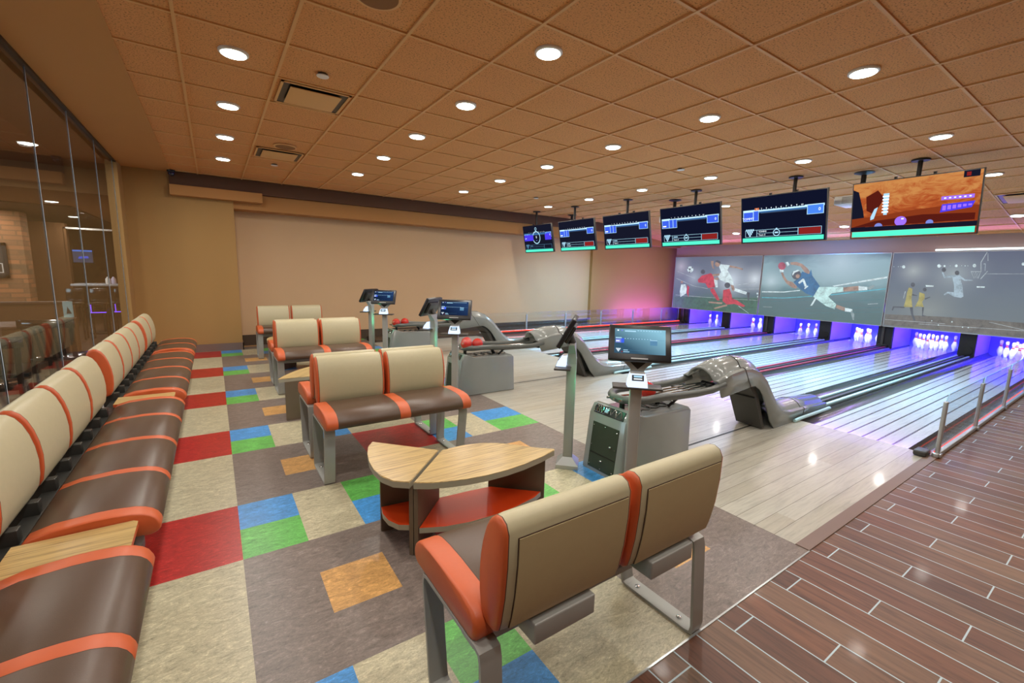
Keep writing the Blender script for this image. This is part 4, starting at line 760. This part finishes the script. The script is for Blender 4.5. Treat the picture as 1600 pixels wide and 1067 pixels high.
r0 = make_return(NRET[0]); dup(r0, (2.30, 4.70, 0), 0, NRET[1]); dup(r0, (2.32, 7.2, 0), 0, NRET[2])
def ball(x, y, z, label):
    b = MB(); b.sphere((0, 0, 0), .068, K['red'], 28, 18)
    for (dx, dz) in ((0, 0), (.016, .01), (.004, .018)):
        pass
    o = b.build('bowling_ball', smooth=60, loc=(x, y, z)); tag(o, label, 'bowling ball', 'red bowling balls on the returns'); return o
ball(2.70, 2.12, .608, 'red bowling ball on the nearest ball return, behind the touch screen post')
ball(2.49, 4.65, .61, 'left front red bowling ball of three on the middle ball return')
ball(2.63, 4.62, .61, 'right front red bowling ball of three on the middle ball return')
ball(2.56, 4.77, .61, 'rear red bowling ball of three on the middle ball return')
ball(2.50, 7.16, .61, 'left red bowling ball of two on the farthest ball return')
ball(2.66, 7.18, .61, 'right red bowling ball of two on the farthest ball return')
# ------------------------------------------------------------------ touch screen posts
def ui_screen(b, w, h, M, bg, small=True):
    """scoring page on a touch screen, drawn in the screen's own plane (x right, y up)"""
    def R(x0, x1, y0, y1, m, k=1):
        b.poly([((x0-.5)*w, (y0-.5)*h, .0003*k), ((x1-.5)*w, (y0-.5)*h, .0003*k), ((x1-.5)*w, (y1-.5)*h, .0003*k), ((x0-.5)*w, (y1-.5)*h, .0003*k)], m, M)
    R(0, 1, 0, 1, bg, 0); R(.05, .08, .9, .95, E_['wht']); R(.13, .16, .9, .96, E_['lil']); R(.2, .42, .88, .93, E_['pale'])
    for q in range(9): R(.45+q*.055, .48+q*.055, .92, .95, E_['pale'])
    R(.02, .14, .6, .64, E_['pale']); R(.02, .13, .42, .58, E_['lil']); R(.13, .19, .42, .6, E_['blue'])
    for q in range(10): R(.2+q*.055, .22+q*.055, .585, .61, E_['pale'])
    R(.16, .98, .58, .587, E_['slate2']); R(.7, .84, .36, .55, E_['slate2'], 1); R(.7, .84, .55, .575, E_['pale'], 2); R(.03, .1, .47, .51, E_['wht'], 2)
    for r in range(4):
        for q in range(4-r): R(.035+r*.0125+q*.025, .052+r*.0125+q*.025, .17-r*.035, .195-r*.035, E_['wht'])
    R(.18, .27, .12, .145, E_['pale']); R(.18, .3, .05, .075, E_['pale']); R(.3, .6, .135, .14, E_['slate2']); R(.14, .165, .04, .09, E_['red'])
def make_kiosk(label, bright):
    o = thing('scoring_post', label, 'touch screen post', group='touch screen scoring posts')
    s = K['steel']
    b = MB(); r = [[(-.085, -.085, 0), (.085, -.085, 0), (.085, .085, 0), (-.085, .085, 0)]]
    for k, z in ((1, .03), (.9, .038), (.5, .075), (.44, .08)): r.append([(x*k, y*k, z) for x, y, _ in r[0]])
    b.loft(r, K['alu'], K['alu'], K['alu']); b.build('base', o, smooth=20)
    b = MB(); b.box(-.036, .036, -.036, .036, .075, .86, s, bev=.008); b.build('pole', o, smooth=40)
    b = MB(); b.loft([[(-.036, -.036, .81), (.036, -.036, .81), (.036, .036, .81), (-.036, .036, .81)], [(-.042, -.03, .89), (.042, -.03, .89), (.042, .03, .89), (-.042, .03, .89)], [(-.12, -.02, .965), (.12, -.02, .965), (.12, .02, .965), (-.12, .02, .965)]], s, s, s)
    b.poly([(-.055, -.0255, .94), (0, -.031, .89), (.055, -.0255, .94)], K['black']); b.build('neck', o, smooth=30)
    b = MB(); b.box(-.15, .15, -.12, -.0, .778, .792, K['bezelgrey'], bev=.004); b.build('shelf', o, smooth=30)
    # lit card reader sitting on the shelf
    b = MB(); b.loft([[(-.06, -.115, .792), (.06, -.115, .792), (.065, -.04, .792), (-.065, -.04, .792)], [(-.058, -.105, .82), (.058, -.105, .82), (.06, -.035, .83), (-.06, -.035, .83)], [(-.045, -.07, .87), (.045, -.07, .87), (.048, -.035, .875), (-.048, -.035, .875)]], emit('reader_glow', '#cfe2ff', 1.5) if 'reader' not in pm else pm['reader'], K['white'], K['white'])
    rd = b.build('card_reader', o, smooth=20, label='card reader with a glowing white-blue shell')
    pm.setdefault('reader', rd.data.materials[0])
    b = MB(); M = Matrix.Translation((0, -.0905, .845)) @ Matrix.Rotation(math.radians(55), 4, 'X')
    b.box(-.036, .036, -.018, .02, 0, .004, K['black'], M); b.poly([(-.025, .004, .0045), (.025, .004, .0045), (.025, .016, .0045), (-.025, .016, .0045)], E_['pale'], M); b.poly([(-.025, -.01, .0045), (.025, -.01, .0045), (.025, -.003, .0045), (-.025, -.003, .0045)], E_['wht'], M); b.build('reader_display', rd, smooth=0)
    # tilted monitor
    tl = math.radians(62); M = Matrix.Translation((0, -.055, 1.062)) @ Matrix.Rotation(tl, 4, 'X')
    W, H = .375, .235
    b = MB(); b.box(-W/2, W/2, -H/2, H/2, -.036, 0, K['bezel'], M, bev=.008); b.box(-W/2+.05, W/2-.05, -H/2+.05, H/2-.05, -.062, -.034, K['bezelgrey'], M, bev=.008); b.box(-.05, .05, -H/2+.012, -H/2+.019, 0, .001, K['alu'], M); mo = b.build('monitor', o, smooth=30)
    b = MB(); ui_screen(b, W-.07, H-.072, M @ Matrix.Translation((0, .008, .001)), bright); b.build('screen', mo, smooth=0, normals=False, label='lit scoring page')
    b = MB(); b.cyl((0, .0, .96), (0, -.03, 1.03), .03, K['bezelgrey']); b.tube([(-.05, -.03, .97), (0, -.04, .955), (.05, -.03, .97)], .006, K['black'], 6); b.build('hinge', o)
    return o
def grad(name, a, c):
    t = NT(name); sp = t.add('ShaderNodeSeparateXYZ'); t.link(t.add('ShaderNodeTexCoord').outputs['Generated'], sp.inputs[0])
    f = t.math('MULTIPLY', t.math('ADD', sp.outputs[0], sp.outputs[2]), .5); col = t.ramp(f, [(.25, S(a)), (.85, S(c))])
    e = t.add('ShaderNodeEmission'); t.link(col, e.inputs[0]); t.link(e.outputs[0], t.out.inputs[0]); return t.m
near_bg = grad('scr_page_near', '#38586e', '#8fc6dc'); far_bg = grad('scr_page', '#15233f', '#27406a')
KI = [(2.20, 1.815, -45, 'touch screen post facing the camera, nearest, in front of a ball return', near_bg), (2.20, 2.43, -135, 'touch screen post seen from the side, nearest, beside the ball return', far_bg),
      (2.23, 4.43, -36, 'touch screen post facing the camera in the middle, before the middle ball return', far_bg), (2.17, 4.88, -140, 'touch screen post turned away, behind the middle one facing the camera', far_bg),
      (2.23, 6.9, -34, 'touch screen post facing the camera, farthest back by the rose wall', far_bg), (2.15, 7.36, -140, 'touch screen post turned away, farthest back by the rose wall', far_bg)]
for x, y, a, lb, bg in KI:
    # a post built at 0 faces -y; -45 turns it to face the benches
    o = make_kiosk(lb, bg); o.location = (x, y, 0); o.rotation_euler = (0, 0, math.radians(a))

# ------------------------------------------------------------------ hanging screens
def scoreboard(b, W, H, M, k):
    def P(pts, m, d=1): b.poly([((u-.5)*W, (v-.5)*H, .0004*d) for u, v in pts], m, M)
    def R(x0, x1, y0, y1, m, d=1): P([(x0, y0), (x1, y0), (x1, y1), (x0, y1)], m, d)
    def T(s, u, v, size, m, d=3, al='CENTER'): b.text(s, size*H, m, M @ Matrix.Translation(((u-.5)*W, (v-.5)*H, .0004*d)), al)
    def ring(u, v, r, w, m):
        n = 28
        for q in range(n):
            a, c = 2*PI*q/n, 2*PI*(q+1)/n
            P([(u+r*math.cos(a)*H/W, v+r*math.sin(a)), (u+r*math.cos(c)*H/W, v+r*math.sin(c)), (u+(r-w)*math.cos(c)*H/W, v+(r-w)*math.sin(c)), (u+(r-w)*math.cos(a)*H/W, v+(r-w)*math.sin(a))], m, 3)
    if k == 5:
        R(0, 1, 0, 1, E_['lava'], 0)
        P([(0, .14), (.13, .16), (.1, .5), (.05, .85), (0, .9)], E_['dark']); P([(.13, .5), (.2, .42), (.28, .7), (.22, .85), (.12, .75)], E_['rdk'])
        P([(.0, .2), (1, .22), (1, .45), (.78, .48), (.45, .44), (.3, .4), (.0, .36)], E_['org2'], 2); P([(.0, .2), (.98, .22), (.98, .33), (.6, .36), (.2, .3)], E_['rdk'], 3)
        P([(.28, .4), (.31, .4), (.32, .78), (.27, .78)], E_['pale'], 4); P([(.17, .32), (.2, .34), (.23, .55), (.2, .52), (.17, .38)], E_['pale'], 4)
        for q in range(6): R(.265, .32, .44+.055*q, .465+.055*q, E_['wht'], 5)
        R(.73, .96, .57, .63, E_['pur'], 4); P([(.73, .37), (.95, .42), (.97, .52), (.74, .5)], E_['vio'], 4)
        for q in range(6): R(.75+.035*q, .765+.035*q, .59, .61, E_['wht'], 5); R(.745+.036*q, .77+.036*q, .4+.01*q, .48, E_['pur'], 5)
        n = 20
        for (u, v, r, c, lo) in ((.43, .27, .085, 'pur', 0), (.245, .2, .06, 'lil', 1), (.66, .215, .05, 'lil', 1)):
            P([(u+r*math.cos(2*PI*q/n)*H/W, max(v+r*math.sin(2*PI*q/n), .2 if lo else 0)) for q in range(n)], E_[c], 6)
        P([(u_, v_) for u_, v_ in ((.435, .3), (.455, .3), (.455, .32), (.435, .32))], E_['wht'], 7)
        R(0, 1, .12, .2, E_['dark'], 7); R(.87, .98, .9, 1, E_['dark'], 6); R(.89, .92, .92, .98, E_['red'], 7); R(.01, .99, .015, .115, E_['teal'], 8); return
    R(0, 1, 0, 1, E_['navy' if k > 2 else 'dark'], 0)
    dim = k == 0
    R(.02, .98, .685, .73, E_['glow'] if dim else E_['band']); R(.2, .8, .655, .685, E_['glow']); R(.25, .78, .635, .655, E_['slate'])
    for q in range(10):
        u = .2+q*.06; R(u-.028, u+.028, .715, .765, E_['ora'] if (q == 0 and k == 4) else E_['navy'], 2); T(str(q+1), u, .741, .05, E_['wht'])
    R(.02, .155, .48, .69, E_['pale'], 2); R(.028, .15, .49, .68, E_['blue'], 3)
    R(.155, .225, .48, .70, E_['pale'], 2); R(.16, .22, .49, .695, E_['blue'], 3)
    if k in (1, 2, 3): R(.225, .295, .48, .70, E_['pale'], 2); R(.23, .29, .49, .695, E_['blue'], 3)
    if k == 4: T('TOMMY', .088, .535, .075, E_['wht'], 5)
    else: R(.04, .1, .52, .55, E_['wht'], 4)
    R(.795, .975, .53, .72, E_['pale'], 2); R(.803, .967, .54, .71, E_['blue2' if k == 4 else 'blue'], 3); T('0', .93, .62, .09, E_['wht'], 5)
    L = E_['slate2'] if dim else E_['pale']
    for (x0, x1, y0, y1) in ((.05, .96, .275, .282), (.2, .7, .2, .206), (.05, .96, .125, .131), (.2, .206, .13, .28), (.7, .707, .13, .28), (.955, .96, .13, .28), (.05, .055, .13, .28)): R(x0, x1, y0, y1, L, 3)
    if not dim: R(.712, .95, .138, .27, E_['red'], 4)
    for r in range(4):
        for q in range(4-r):
            u = .07+r*.014+q*.028; v = .285-r*.042; R(u-.010, u+.010, v-.024, v+.02, L, 5)
    if k == 4: T('TOMMY', .225, .238, .05, E_['wht'], 5, 'LEFT')
    else: R(.225, .3, .228, .25, L, 5)
    if not dim: T('Team %d' % (k+1), .225, .165, .05, E_['wht'], 5, 'LEFT')
    if k >= 3: ring(.45, .2, .075, .016, E_['pale']); R(.44, .46, .28, .3, E_['pale'], 5); R(.43, .47, .185, .22, E_['pale'], 5)
    if dim:
        ring(.46, .55, .24, .035, E_['pale']); ring(.46, .87, .06, .02, E_['pale']); R(.45, .47, .78, .82, E_['pale'], 4); T('0', .46, .56, .13, E_['wht'], 5); R(.44, .48, .43, .45, E_['lil'], 5)
        R(.02, .35, .44, .66, E_['vio'], 4); R(.76, .97, .44, .66, E_['vio'], 4)
    R(.015, .985, .015, .105, E_['teal'], 4)
TV = [(9.32, 1.22, 9.05), (7.84, 1.22, 7.82), (6.36, 1.22, 6.30), (4.90, 1.20, 4.80), (3.36, 1.20, 3.19), (1.88, 1.20, 1.87)]
TVN = ['wall-mounted style hanging scoreboard screen farthest left with a big round clock', 'hanging scoreboard screen second from the left, Team 2', 'hanging scoreboard screen third from the left, Team 3',
       'hanging scoreboard screen fourth from the left, Team 4', 'hanging scoreboard screen reading TOMMY, fifth from the left', 'hanging screen farthest right with an orange canyon picture']
TVN[0] = 'hanging scoreboard screen farthest left with a big round clock'
for k, (cy, W, my) in enumerate(TV):
    q_ = (.905, .925, .945, .965, .985, 1)[k]; cy *= q_; W *= q_; H = .705*q_; my = cy+(my*.97-cy)*.5 if k < 5 else my
    o = thing('hanging_screen', TVN[k], 'screen', (7.06*q_, cy, CE), 0, 'screens hanging over the lanes'); zc = 1.462+(2.385-1.462)*q_-CE
    tilt = math.radians(11)
    # local frame of the panel: x = screen right (-y world), y = up, z = towards the viewer (-x world)
    M = Matrix.Translation((0, 0, zc)) @ Matrix.Rotation(-tilt, 4, 'Y') @ Matrix(((0, 0, -1, 0), (-1, 0, 0, 0), (0, 1, 0, 0), (0, 0, 0, 1)))
    b = MB(); b.box(-W/2, W/2, -H/2, H/2, -.035, .004, K['bezelgrey'], M, bev=.004); b.box(-W/2+.25, W/2-.25, -H/2+.1, H/2-.12, -.07, -.035, K['black'], M, bev=.01); hs = b.build('housing', o, smooth=30)
    b = MB(); scoreboard(b, W-.022, H-.022, M @ Matrix.Translation((0, 0, .0046)), k); b.build('screen', hs, smooth=0, normals=False, label='lit picture')
    b = MB(); b.cyl((.07, my-cy, zc+.05), (.07, my-cy, 0), .024, K['mount']); b.lathe([(.085, -.014), (.09, -.008), (.09, 0)], K['mount'], 24, Matrix.Translation((.07, my-cy, 0))); b.build('ceiling_mount', o, smooth=40)
    b = MB()
    for u in (-.18, .18): b.box(u-.012, u+.012, -H/2+.05, H/2+.025, -.075, -.04, K['mount'], M)
    b.box(-.3, .3, -.03, .03, -.085, -.07, K['mount'], M); b.cyl((.075, my-cy, zc), (.05, 0, zc), .02, K['mount']); b.build('bracket', o, smooth=0)
for n, (x, y, lb) in enumerate(((7.45, 8.47, 'ceiling projector behind the second hanging screen from the left'), (7.45, 5.52, 'ceiling projector behind the fourth hanging screen from the left'), (7.42, 2.52, 'ceiling projector behind the canyon picture screen'))):
    o = thing('projector', lb, 'projector', (x, y, CE), 0, 'white projectors hanging from the ceiling')
    b = MB(); b.lathe([(.03, -.03), (.09, -.012), (.115, -.004), (.115, 0)], K['mount'], 24); b.cyl((0, 0, -.02), (0, 0, -.3), .03, K['mount']); b.build('ceiling_mount', o)
    b = MB(); b.box(-.06, .36, -.06, .30, -.40, -.28, K['white'], bev=.02); bd = b.build('body', o, smooth=40)
    b = MB(); b.cyl((.35, .2, -.34), (.39, .2, -.34), .045, K['black'], 20); b.build('lens', bd)
    b = MB()
    for q in range(5): b.box(-.064, -.058, .0, .2, -.385+q*.018, -.379+q*.018, K['bezelgrey'])
    b.build('vent', bd, smooth=0)

# ------------------------------------------------------------------ low glass rails beside the lanes
def rail(xs, y, label, h, first_pane):
    o = thing('glass_rail', label, 'glass rail', (0, y, 0), 0, 'low glass rails beside the lanes')
    z0 = .006 if y < 3 else .05
    b = MB(); b.box(xs[0]-.05, XM-.1, -.018, .018, z0, z0+.035, K['alu'], bev=.006); r = b.build('bottom_rail', o, smooth=30)
    b = MB(); b.box(xs[0], XM-.12, .018, .026, z0+.008, z0+.03, K['ledred']) if y < 3 else b.box(xs[0], XM-.12, -.03, -.018, z0+.005, z0+.03, K['ledred']); b.build('led_strip', r, smooth=0, label='thin glowing red strip')
    for i, x in enumerate(xs):
        b = MB(); b.box(x-.022, x+.022, -.014, .014, z0, h-.06, K['alu'], bev=.006); b.box(x-.03, x+.03, -.03, .03, z0, z0+.03, K['alu'], bev=.004); b.build('post', o, smooth=30)
    xe = xs+[XM-.15]
    for i in range(len(xe)-1):
        b = MB(); a, c = xe[i]+.0, xe[i+1]-.01; z1 = h; q = .06
        b.prism([(a+.006, z0+.03), (c, z0+.03), (c, z1-q*.2), (c-q*.2, z1), (a+q, z1), (a+.006, z1-q)], -.004, .004, K['screenglass'], K['gedge'], Matrix.Rotation(PI/2, 4, 'X')); b.build('glass_pane', o, smooth=0)
    return o
rail([5.06, 6.40, 7.80, 9.2, 10.6, 12.0], .91, 'low glass rail on silver posts beside the wood-look tile walkway', .55, 0)
rail([5.2, 6.52, 7.82, 9.15, 10.5, 11.85], 8.97, 'low glass rail on silver posts along the rose wall', .52, 0)
o = thing('foul_sensor', 'small black sensor box at the near end of the glass rail', 'sensor', (5.0, 1.0, .006)); b = MB(); b.box(-.07, .07, -.05, .04, 0, .045, K['bezelgrey'], bev=.012); b.build('housing', o, smooth=30); b = MB(); b.box(-.02, .02, .04, .045, .012, .032, K['black']); b.build('lens', o, smooth=0)
# ------------------------------------------------------------------ the bar seen through the glass
b = MB(); b.poly([(-6.2, WALK, -.001), (-1.2, WALK, -.001), (-1.2, 20, -.001), (-6.2, 20, -.001)], K['barfloor']); struct(b.build('floor_bar', smooth=0))
b = MB(); b.box(-6.2, -1.13, -4, 9.8, CE, CE+.05, K['barceil']); b.box(-6.2, -1.13, 9.8, 20, 2.56, CE+.05, K['barceil']); b.box(-6.2, -2.2, 12.2, 20, 2.54, 2.56, K['barceildark'])
struct(b.build('ceiling_bar', smooth=0), 'brown stepped ceiling of the bar')
b = MB(); b.box(-6.35, -6.2, -4, 20, 0, 3, K['barwall']); struct(b.build('wall_bar_left', smooth=0))
b = MB(); b.box(-6.2, -1.1, 20, 20.1, 0, 3, K['barwall']); struct(b.build('wall_bar_back', smooth=0))
b = MB(); b.box(-1.2, -1.1, YW, 20, 0, 3, K['tan']); struct(b.build('wall_bar_right', smooth=0))
b = MB(); b.box(-6.2, -3.28, 13.65, 14.1, 0, 2.5, K['brick']); struct(b.build('wall_brick', smooth=0), 'brown brick wall in the bar')
b = MB(); b.box(-3.5, -2.88, 15, 15.3, 0, 2.4, K['barwall']); struct(b.build('wall_bar_panel', smooth=0), 'plain brown wall panel beside the brick wall')
b = MB(); b.box(-2.9, -1.7, 14.98, 15.04, 2.27, 2.31, K['white']); b.box(-2.9, -2.86, 14.98, 15.04, 0, 2.31, K['barwall']); struct(b.build('trim_23', smooth=0), 'white beam edge in the bar')
o = thing('framed_picture', 'dark framed picture hanging on the brick wall in the bar', 'picture', (-3.78, 13.64, 1.12))
b = MB(); w, h, f = .5, .72, .06
for (x0, x1, z0, z1) in ((-w/2, w/2, 0, f), (-w/2, w/2, h-f, h), (-w/2, -w/2+f, 0, h), (w/2-f, w/2, 0, h)): b.box(x0, x1, -.04, 0, z0, z1, K['black'])
b.build('frame', o, smooth=0)
b = MB(); b.box(-w/2+f, w/2-f, -.015, 0, f, h-f, K['bezelgrey']); b.box(-.17, .17, -.02, -.014, .1, .3, K['white']); b.box(-.155, .155, -.024, -.019, .115, .285, K['bezelgrey']); b.build('print', o, smooth=0)
def make_chair(label):
    o = thing('bar_chair', label, 'chair', group='dark lacquered bar chairs'); m = K['chairwood']; sx = .19
    b = MB(); b.box(-sx, sx, -.19, .2, .42, .455, m, bev=.012); b.build('seat', o, smooth=40)
    for x in (-sx+.02, sx-.02):
        b = MB(); b.bar([(x, -.17, 0), (x, -.16, .42), (x*1.02, -.185, .62), (x*1.12, -.25, .84)], .035, .03, m, (1, 0, 0), False); b.build('rear_post', o, smooth=30)
        b = MB(); b.bar([(x, .18, 0), (x, .18, .43)], .035, .035, m, (1, 0, 0), False); b.build('leg', o, smooth=30)
    b = MB(); b.loft([[(x, -.262+.03*(1-(x/.21)**2)*-1, z) for x in [-.225+.45*i/8 for i in range(9)]] for z in (.78, .82, .87)], m, closed=False); b.build('top_rail', o, smooth=40, solid=.022)
    for x in (-.09, -.045, 0, .045, .09):
        b = MB(); b.bar([(x, -.17, .455), (x*1.05, -.21, .62), (x*1.1, -.27, .80)], .022, .012, m, (1, 0, 0), False); b.build('back_slat', o, smooth=30)
    b = MB(); b.box(-sx+.03, sx-.03, -.012, .012, .2, .225, m); b.box(-sx+.01, -sx+.03, -.16, .17, .16, .185, m); b.box(sx-.03, sx-.01, -.16, .17, .16, .185, m); b.build('stretcher', o, smooth=0)
    return o
ch = make_chair('dark lacquered chair behind the glass at the left edge of the photo'); ch.location = (-1.55, 5.30, 0); ch.rotation_euler = (0, 0, .12)
dup(ch, (-1.44, 6.75, 0), -.15, 'dark lacquered chair behind the glass, farther back near the sign card')
o = thing('bar_table', 'brown wooden table in the bar behind the nearer chair', 'table', (-2.35, 8.1, 0))
b = MB(); b.box(-.55, .5, -.35, .35, .64, .68, K['barwood'], bev=.008); b.build('table_top', o, smooth=30)
b = MB(); b.cyl((0, 0, .03), (0, 0, .64), .05, K['black']); b.build('column', o); b = MB(); b.box(-.3, .3, -.05, .05, 0, .04, K['black']); b.box(-.05, .05, -.3, .3, 0, .04, K['black']); b.build('foot', o, smooth=0)
o = thing('booth_partition', 'low brown partition in the bar in front of the brick wall', 'partition', (-2.35, 9.2, 0)); b = MB(); b.box(-.8, .52, -.05, .05, 0, .86, K['barwall']); b.build('panel', o, smooth=0); b = MB(); b.box(-.8, .54, -.07, .07, .86, .89, K['barwood']); b.build('cap', o, smooth=0)
o = thing('sign_card', 'pale table sign with a dark triangle standing in the bar', 'sign', (-1.70, 8.52, 0))
b = MB(); b.box(-.075, .075, -.06, .06, .0, .7, K['barwall']); b.build('stand', o, smooth=0)
b = MB(); b.box(-.05, .05, -.01, .0, .71, .93, plain('card_pale', '#9fc3c6', .4)); b.poly([(-.02, -.0105, .76), (.035, -.0105, .76), (-.005, -.0105, .86)], K['bezelgrey']); b.build('card', o, smooth=0)
o = thing('high_table', 'high pub table with a pale top and bottles on it', 'table', (-1.95, 12.6, 0))
b = MB(); b.box(-.42, .42, -.35, .35, 1.0, 1.045, plain('pub_top', '#b9c2cc', .15, coat=.5), bev=.01); b.build('table_top', o, smooth=30)
b = MB(); b.cyl((0, 0, .02), (0, 0, 1.0), .05, K['black']); b.cyl((0, 0, 0), (0, 0, .03), .28, K['black'], 24); b.build('column', o)
for n, (x, lb, m) in enumerate(((-1.83, 'white napkin holder on the high pub table', 'white'), (-1.74, 'pale bottle on the high pub table', 'kick'))):
    b = MB(); b.lathe([(.035, 0), (.04, .02), (.04, .1), (.02, .13), (.015, .15)], K[m], 16); o = b.build('bottle', loc=(x, 12.45, 1.045)); tag(o, lb, 'bottle')
vio = emit('stool_led', '#7a4cff', 3.)
for n, (x, y, lb) in enumerate(((-2.24, 11.7, 'dark bar stool on the left at the high pub table'), (-1.88, 11.6, 'dark bar stool with violet lit rings in the middle'), (-1.54, 11.7, 'dark bar stool on the right at the high pub table'))):
    o = thing('bar_stool', lb, 'bar stool', (x, y, 0), 0, 'bar stools at the pub table')
    b = MB(); b.box(-.14, .14, -.14, .14, .68, .72, K['chairwood'], bev=.01); b.build('seat', o, smooth=30)
    for sx in (-.12, .12):
        for sy in (-.12, .12):
            b = MB(); b.bar([(sx, sy, 0), (sx*.95, sy*.95, .69)], .026, .026, K['chairwood'], (1, 0, 0), False); b.build('leg', o, smooth=0)
    b = MB(); b.box(-.13, .13, .11, .14, .72, .98, K['chairwood'], bev=.01); b.build('backrest', o, smooth=30)
    if n: b = MB(); b.box(-.12, .12, -.13, -.12, .52, .535, vio); b.box(-.1, -.09, -.135, -.125, .53, .68, vio); b.build('lit_footrest', o, smooth=0, label='violet glowing footrest')
o = thing('bar_television', 'blue lit television far back in the bar', 'television', (-2.96, 17, 1.46)); b = MB(); b.box(-.22, .22, -.03, .03, 0, .38, K['bezel']); b.build('housing', o, smooth=0)
b = MB(); b.poly([(-.2, -.031, .02), (.2, -.031, .02), (.2, -.031, .36), (-.2, -.031, .36)], E_['slate']); b.poly([(-.2, -.0315, .32), (.2, -.0315, .32), (.2, -.0315, .36), (-.2, -.0315, .36)], E_['blue2']); b.poly([(-.1, -.0315, .12), (.12, -.0315, .14), (.1, -.0315, .2), (-.08, -.0315, .18)], E_['blue']); b.build('screen', o, smooth=0)
b = MB(); b.box(-.02, .02, .03, .06, .2, 1.1, K['mount']); b.build('ceiling_mount', o, smooth=0)
for n, (x, y, z, lb) in enumerate(((-1.83, 8.3, CE, 'bright oval bar ceiling light behind the nearest glass joint'), (-2.35, 11.6, 2.56, 'bar ceiling light above the brown wall panel'), (-3.75, 13.2, 2.535, 'bar ceiling light above the brick wall'), (-2.62, 14.6, 2.535, 'amber bar ceiling light near the white beam'))):
    o = thing('bar_ceiling_light', lb, 'ceiling light', (x, y, z), 0, 'recessed lights in the bar ceiling')
    b = MB(); b.lathe([(.09, -.006), (.1, 0), (.1, .01)], K['white'], 24); b.build('trim_ring', o)
    b = MB(); b.lathe([(.0001, -.008), (.088, -.008)], K['light'], 24); b.build('diffuser', o)
    l = bpy.data.objects.new('lamp', lampd); C.objects.link(l); l.parent = o; l.location = (0, 0, -.03)
bard = lampd.copy(); bard.energy = 34
for (x, y) in ((-3.2, 1), (-2.4, 4), (-2.0, 6.0), (-4.6, 8), (-3.6, 11), (-2.2, 13), (-4.5, 12.5)):
    l = bpy.data.objects.new('bar_lamp', bard); C.objects.link(l); l.location = (x, y, CE-.03 if y < 9.8 else 2.5)

# ------------------------------------------------------------------ light
def area(name, loc, target, sx, sy, e, col, spread=PI):
    d = bpy.data.lights.new(name, 'AREA'); d.shape = 'RECTANGLE'; d.size = sx; d.size_y = sy; d.energy = e; d.color = col; d.spread = spread
    o = bpy.data.objects.new(name, d); C.objects.link(o); o.location = loc
    o.rotation_euler = (Vector(target)-Vector(loc)).to_track_quat('-Z', 'Y').to_euler(); return o
for n, y in enumerate(LN):
    area('black_light', (13.75, y, .85), (13.75, y, 0), .8, .9, 34, (.03, .02, 1))            # ultraviolet tubes over each pin deck
    area('violet_light', (13.12, y-.2, .78), (13.4, y+.5, .25), .3, .1, 4, (.6, .05, 1))
    area('pin_glow_fill', (13.05, y, .66), (13.5, y, .2), .4, .05, 3.6, (.7, .95, 1), 1.0)             # added lamp behind the board's lower edge, imitates the pins' ultraviolet glow
area('led_wash_blue', (11.9, 4.7, 2.25), (12.95, 4.9, 2.45), 1.2, .1, 9, (.08, .35, 1))
area('led_wash_violet', (12.5, 5.0, 2.25), (10.5, 5.0, 3.1), 7, .2, 46, (.42, .22, 1))
for y in (2.2, 4.85, 7.5): area('lane_blue_fill', (8.1, y, 2.86), (8.1, y, 0), .6, .6, 120, (.22, .6, 1), 2.5)  # lamps without fixtures, added to tint the lanes blue
area('wall_violet_fill', (11.4, 9.12, .14), (11.4, 9.5, 1.4), 2.4, .06, 55, (.36, .1, 1))  # unseen lamp added behind the rail for the violet glow on the wall
for y in (2.18, 4.70, 7.2):
    d = bpy.data.lights.new('console_lamp', 'POINT'); d.energy = 1.0; d.color = (.05, 1, .45); d.shadow_soft_size = .03
    o = bpy.data.objects.new('console_lamp', d); C.objects.link(o); o.location = (2.22, y+.02, .66)
area('bar_cool_fill', (-5.2, 4.5, 2.1), (-1.3, 6.2, .7), 1.6, 1.2, 45, (.6, .85, 1))  # no window here: lamp added to put cool highlights on the chairs
W = bpy.data.worlds.new('world'); bpy.context.scene.world = W; W.use_nodes = True
W.node_tree.nodes['Background'].inputs[0].default_value = (.5, .42, .34, 1); W.node_tree.nodes['Background'].inputs[1].default_value = .1

# ------------------------------------------------------------------ camera
cd = bpy.data.cameras.new('camera'); cam = bpy.data.objects.new('camera', cd); C.objects.link(cam)
cd.sensor_width = 36; cd.lens = 686.1*36/1600; cd.clip_start = .02
r0_, r1_, r2_ = (.829115, -.55851, .025195), (-.064111, -.139748, -.988109), (.55539, .817641, -.151674)
cam.matrix_world = Matrix(((r0_[0], -r1_[0], -r2_[0], 0), (r0_[1], -r1_[1], -r2_[1], 0), (r0_[2], -r1_[2], -r2_[2], 1.462), (0, 0, 0, 1)))
sc = bpy.context.scene; sc.camera = cam
sc.view_settings.view_transform = 'Standard'; sc.view_settings.look = 'None'; sc.view_settings.exposure = 0.0; sc.view_settings.gamma = 1; sc.view_settings.use_curve_mapping = False
sc.cycles.max_bounces = 8; sc.cycles.diffuse_bounces = 5; sc.cycles.transparent_max_bounces = 16; sc.cycles.use_denoising = True; sc.cycles.sample_clamp_indirect = 6
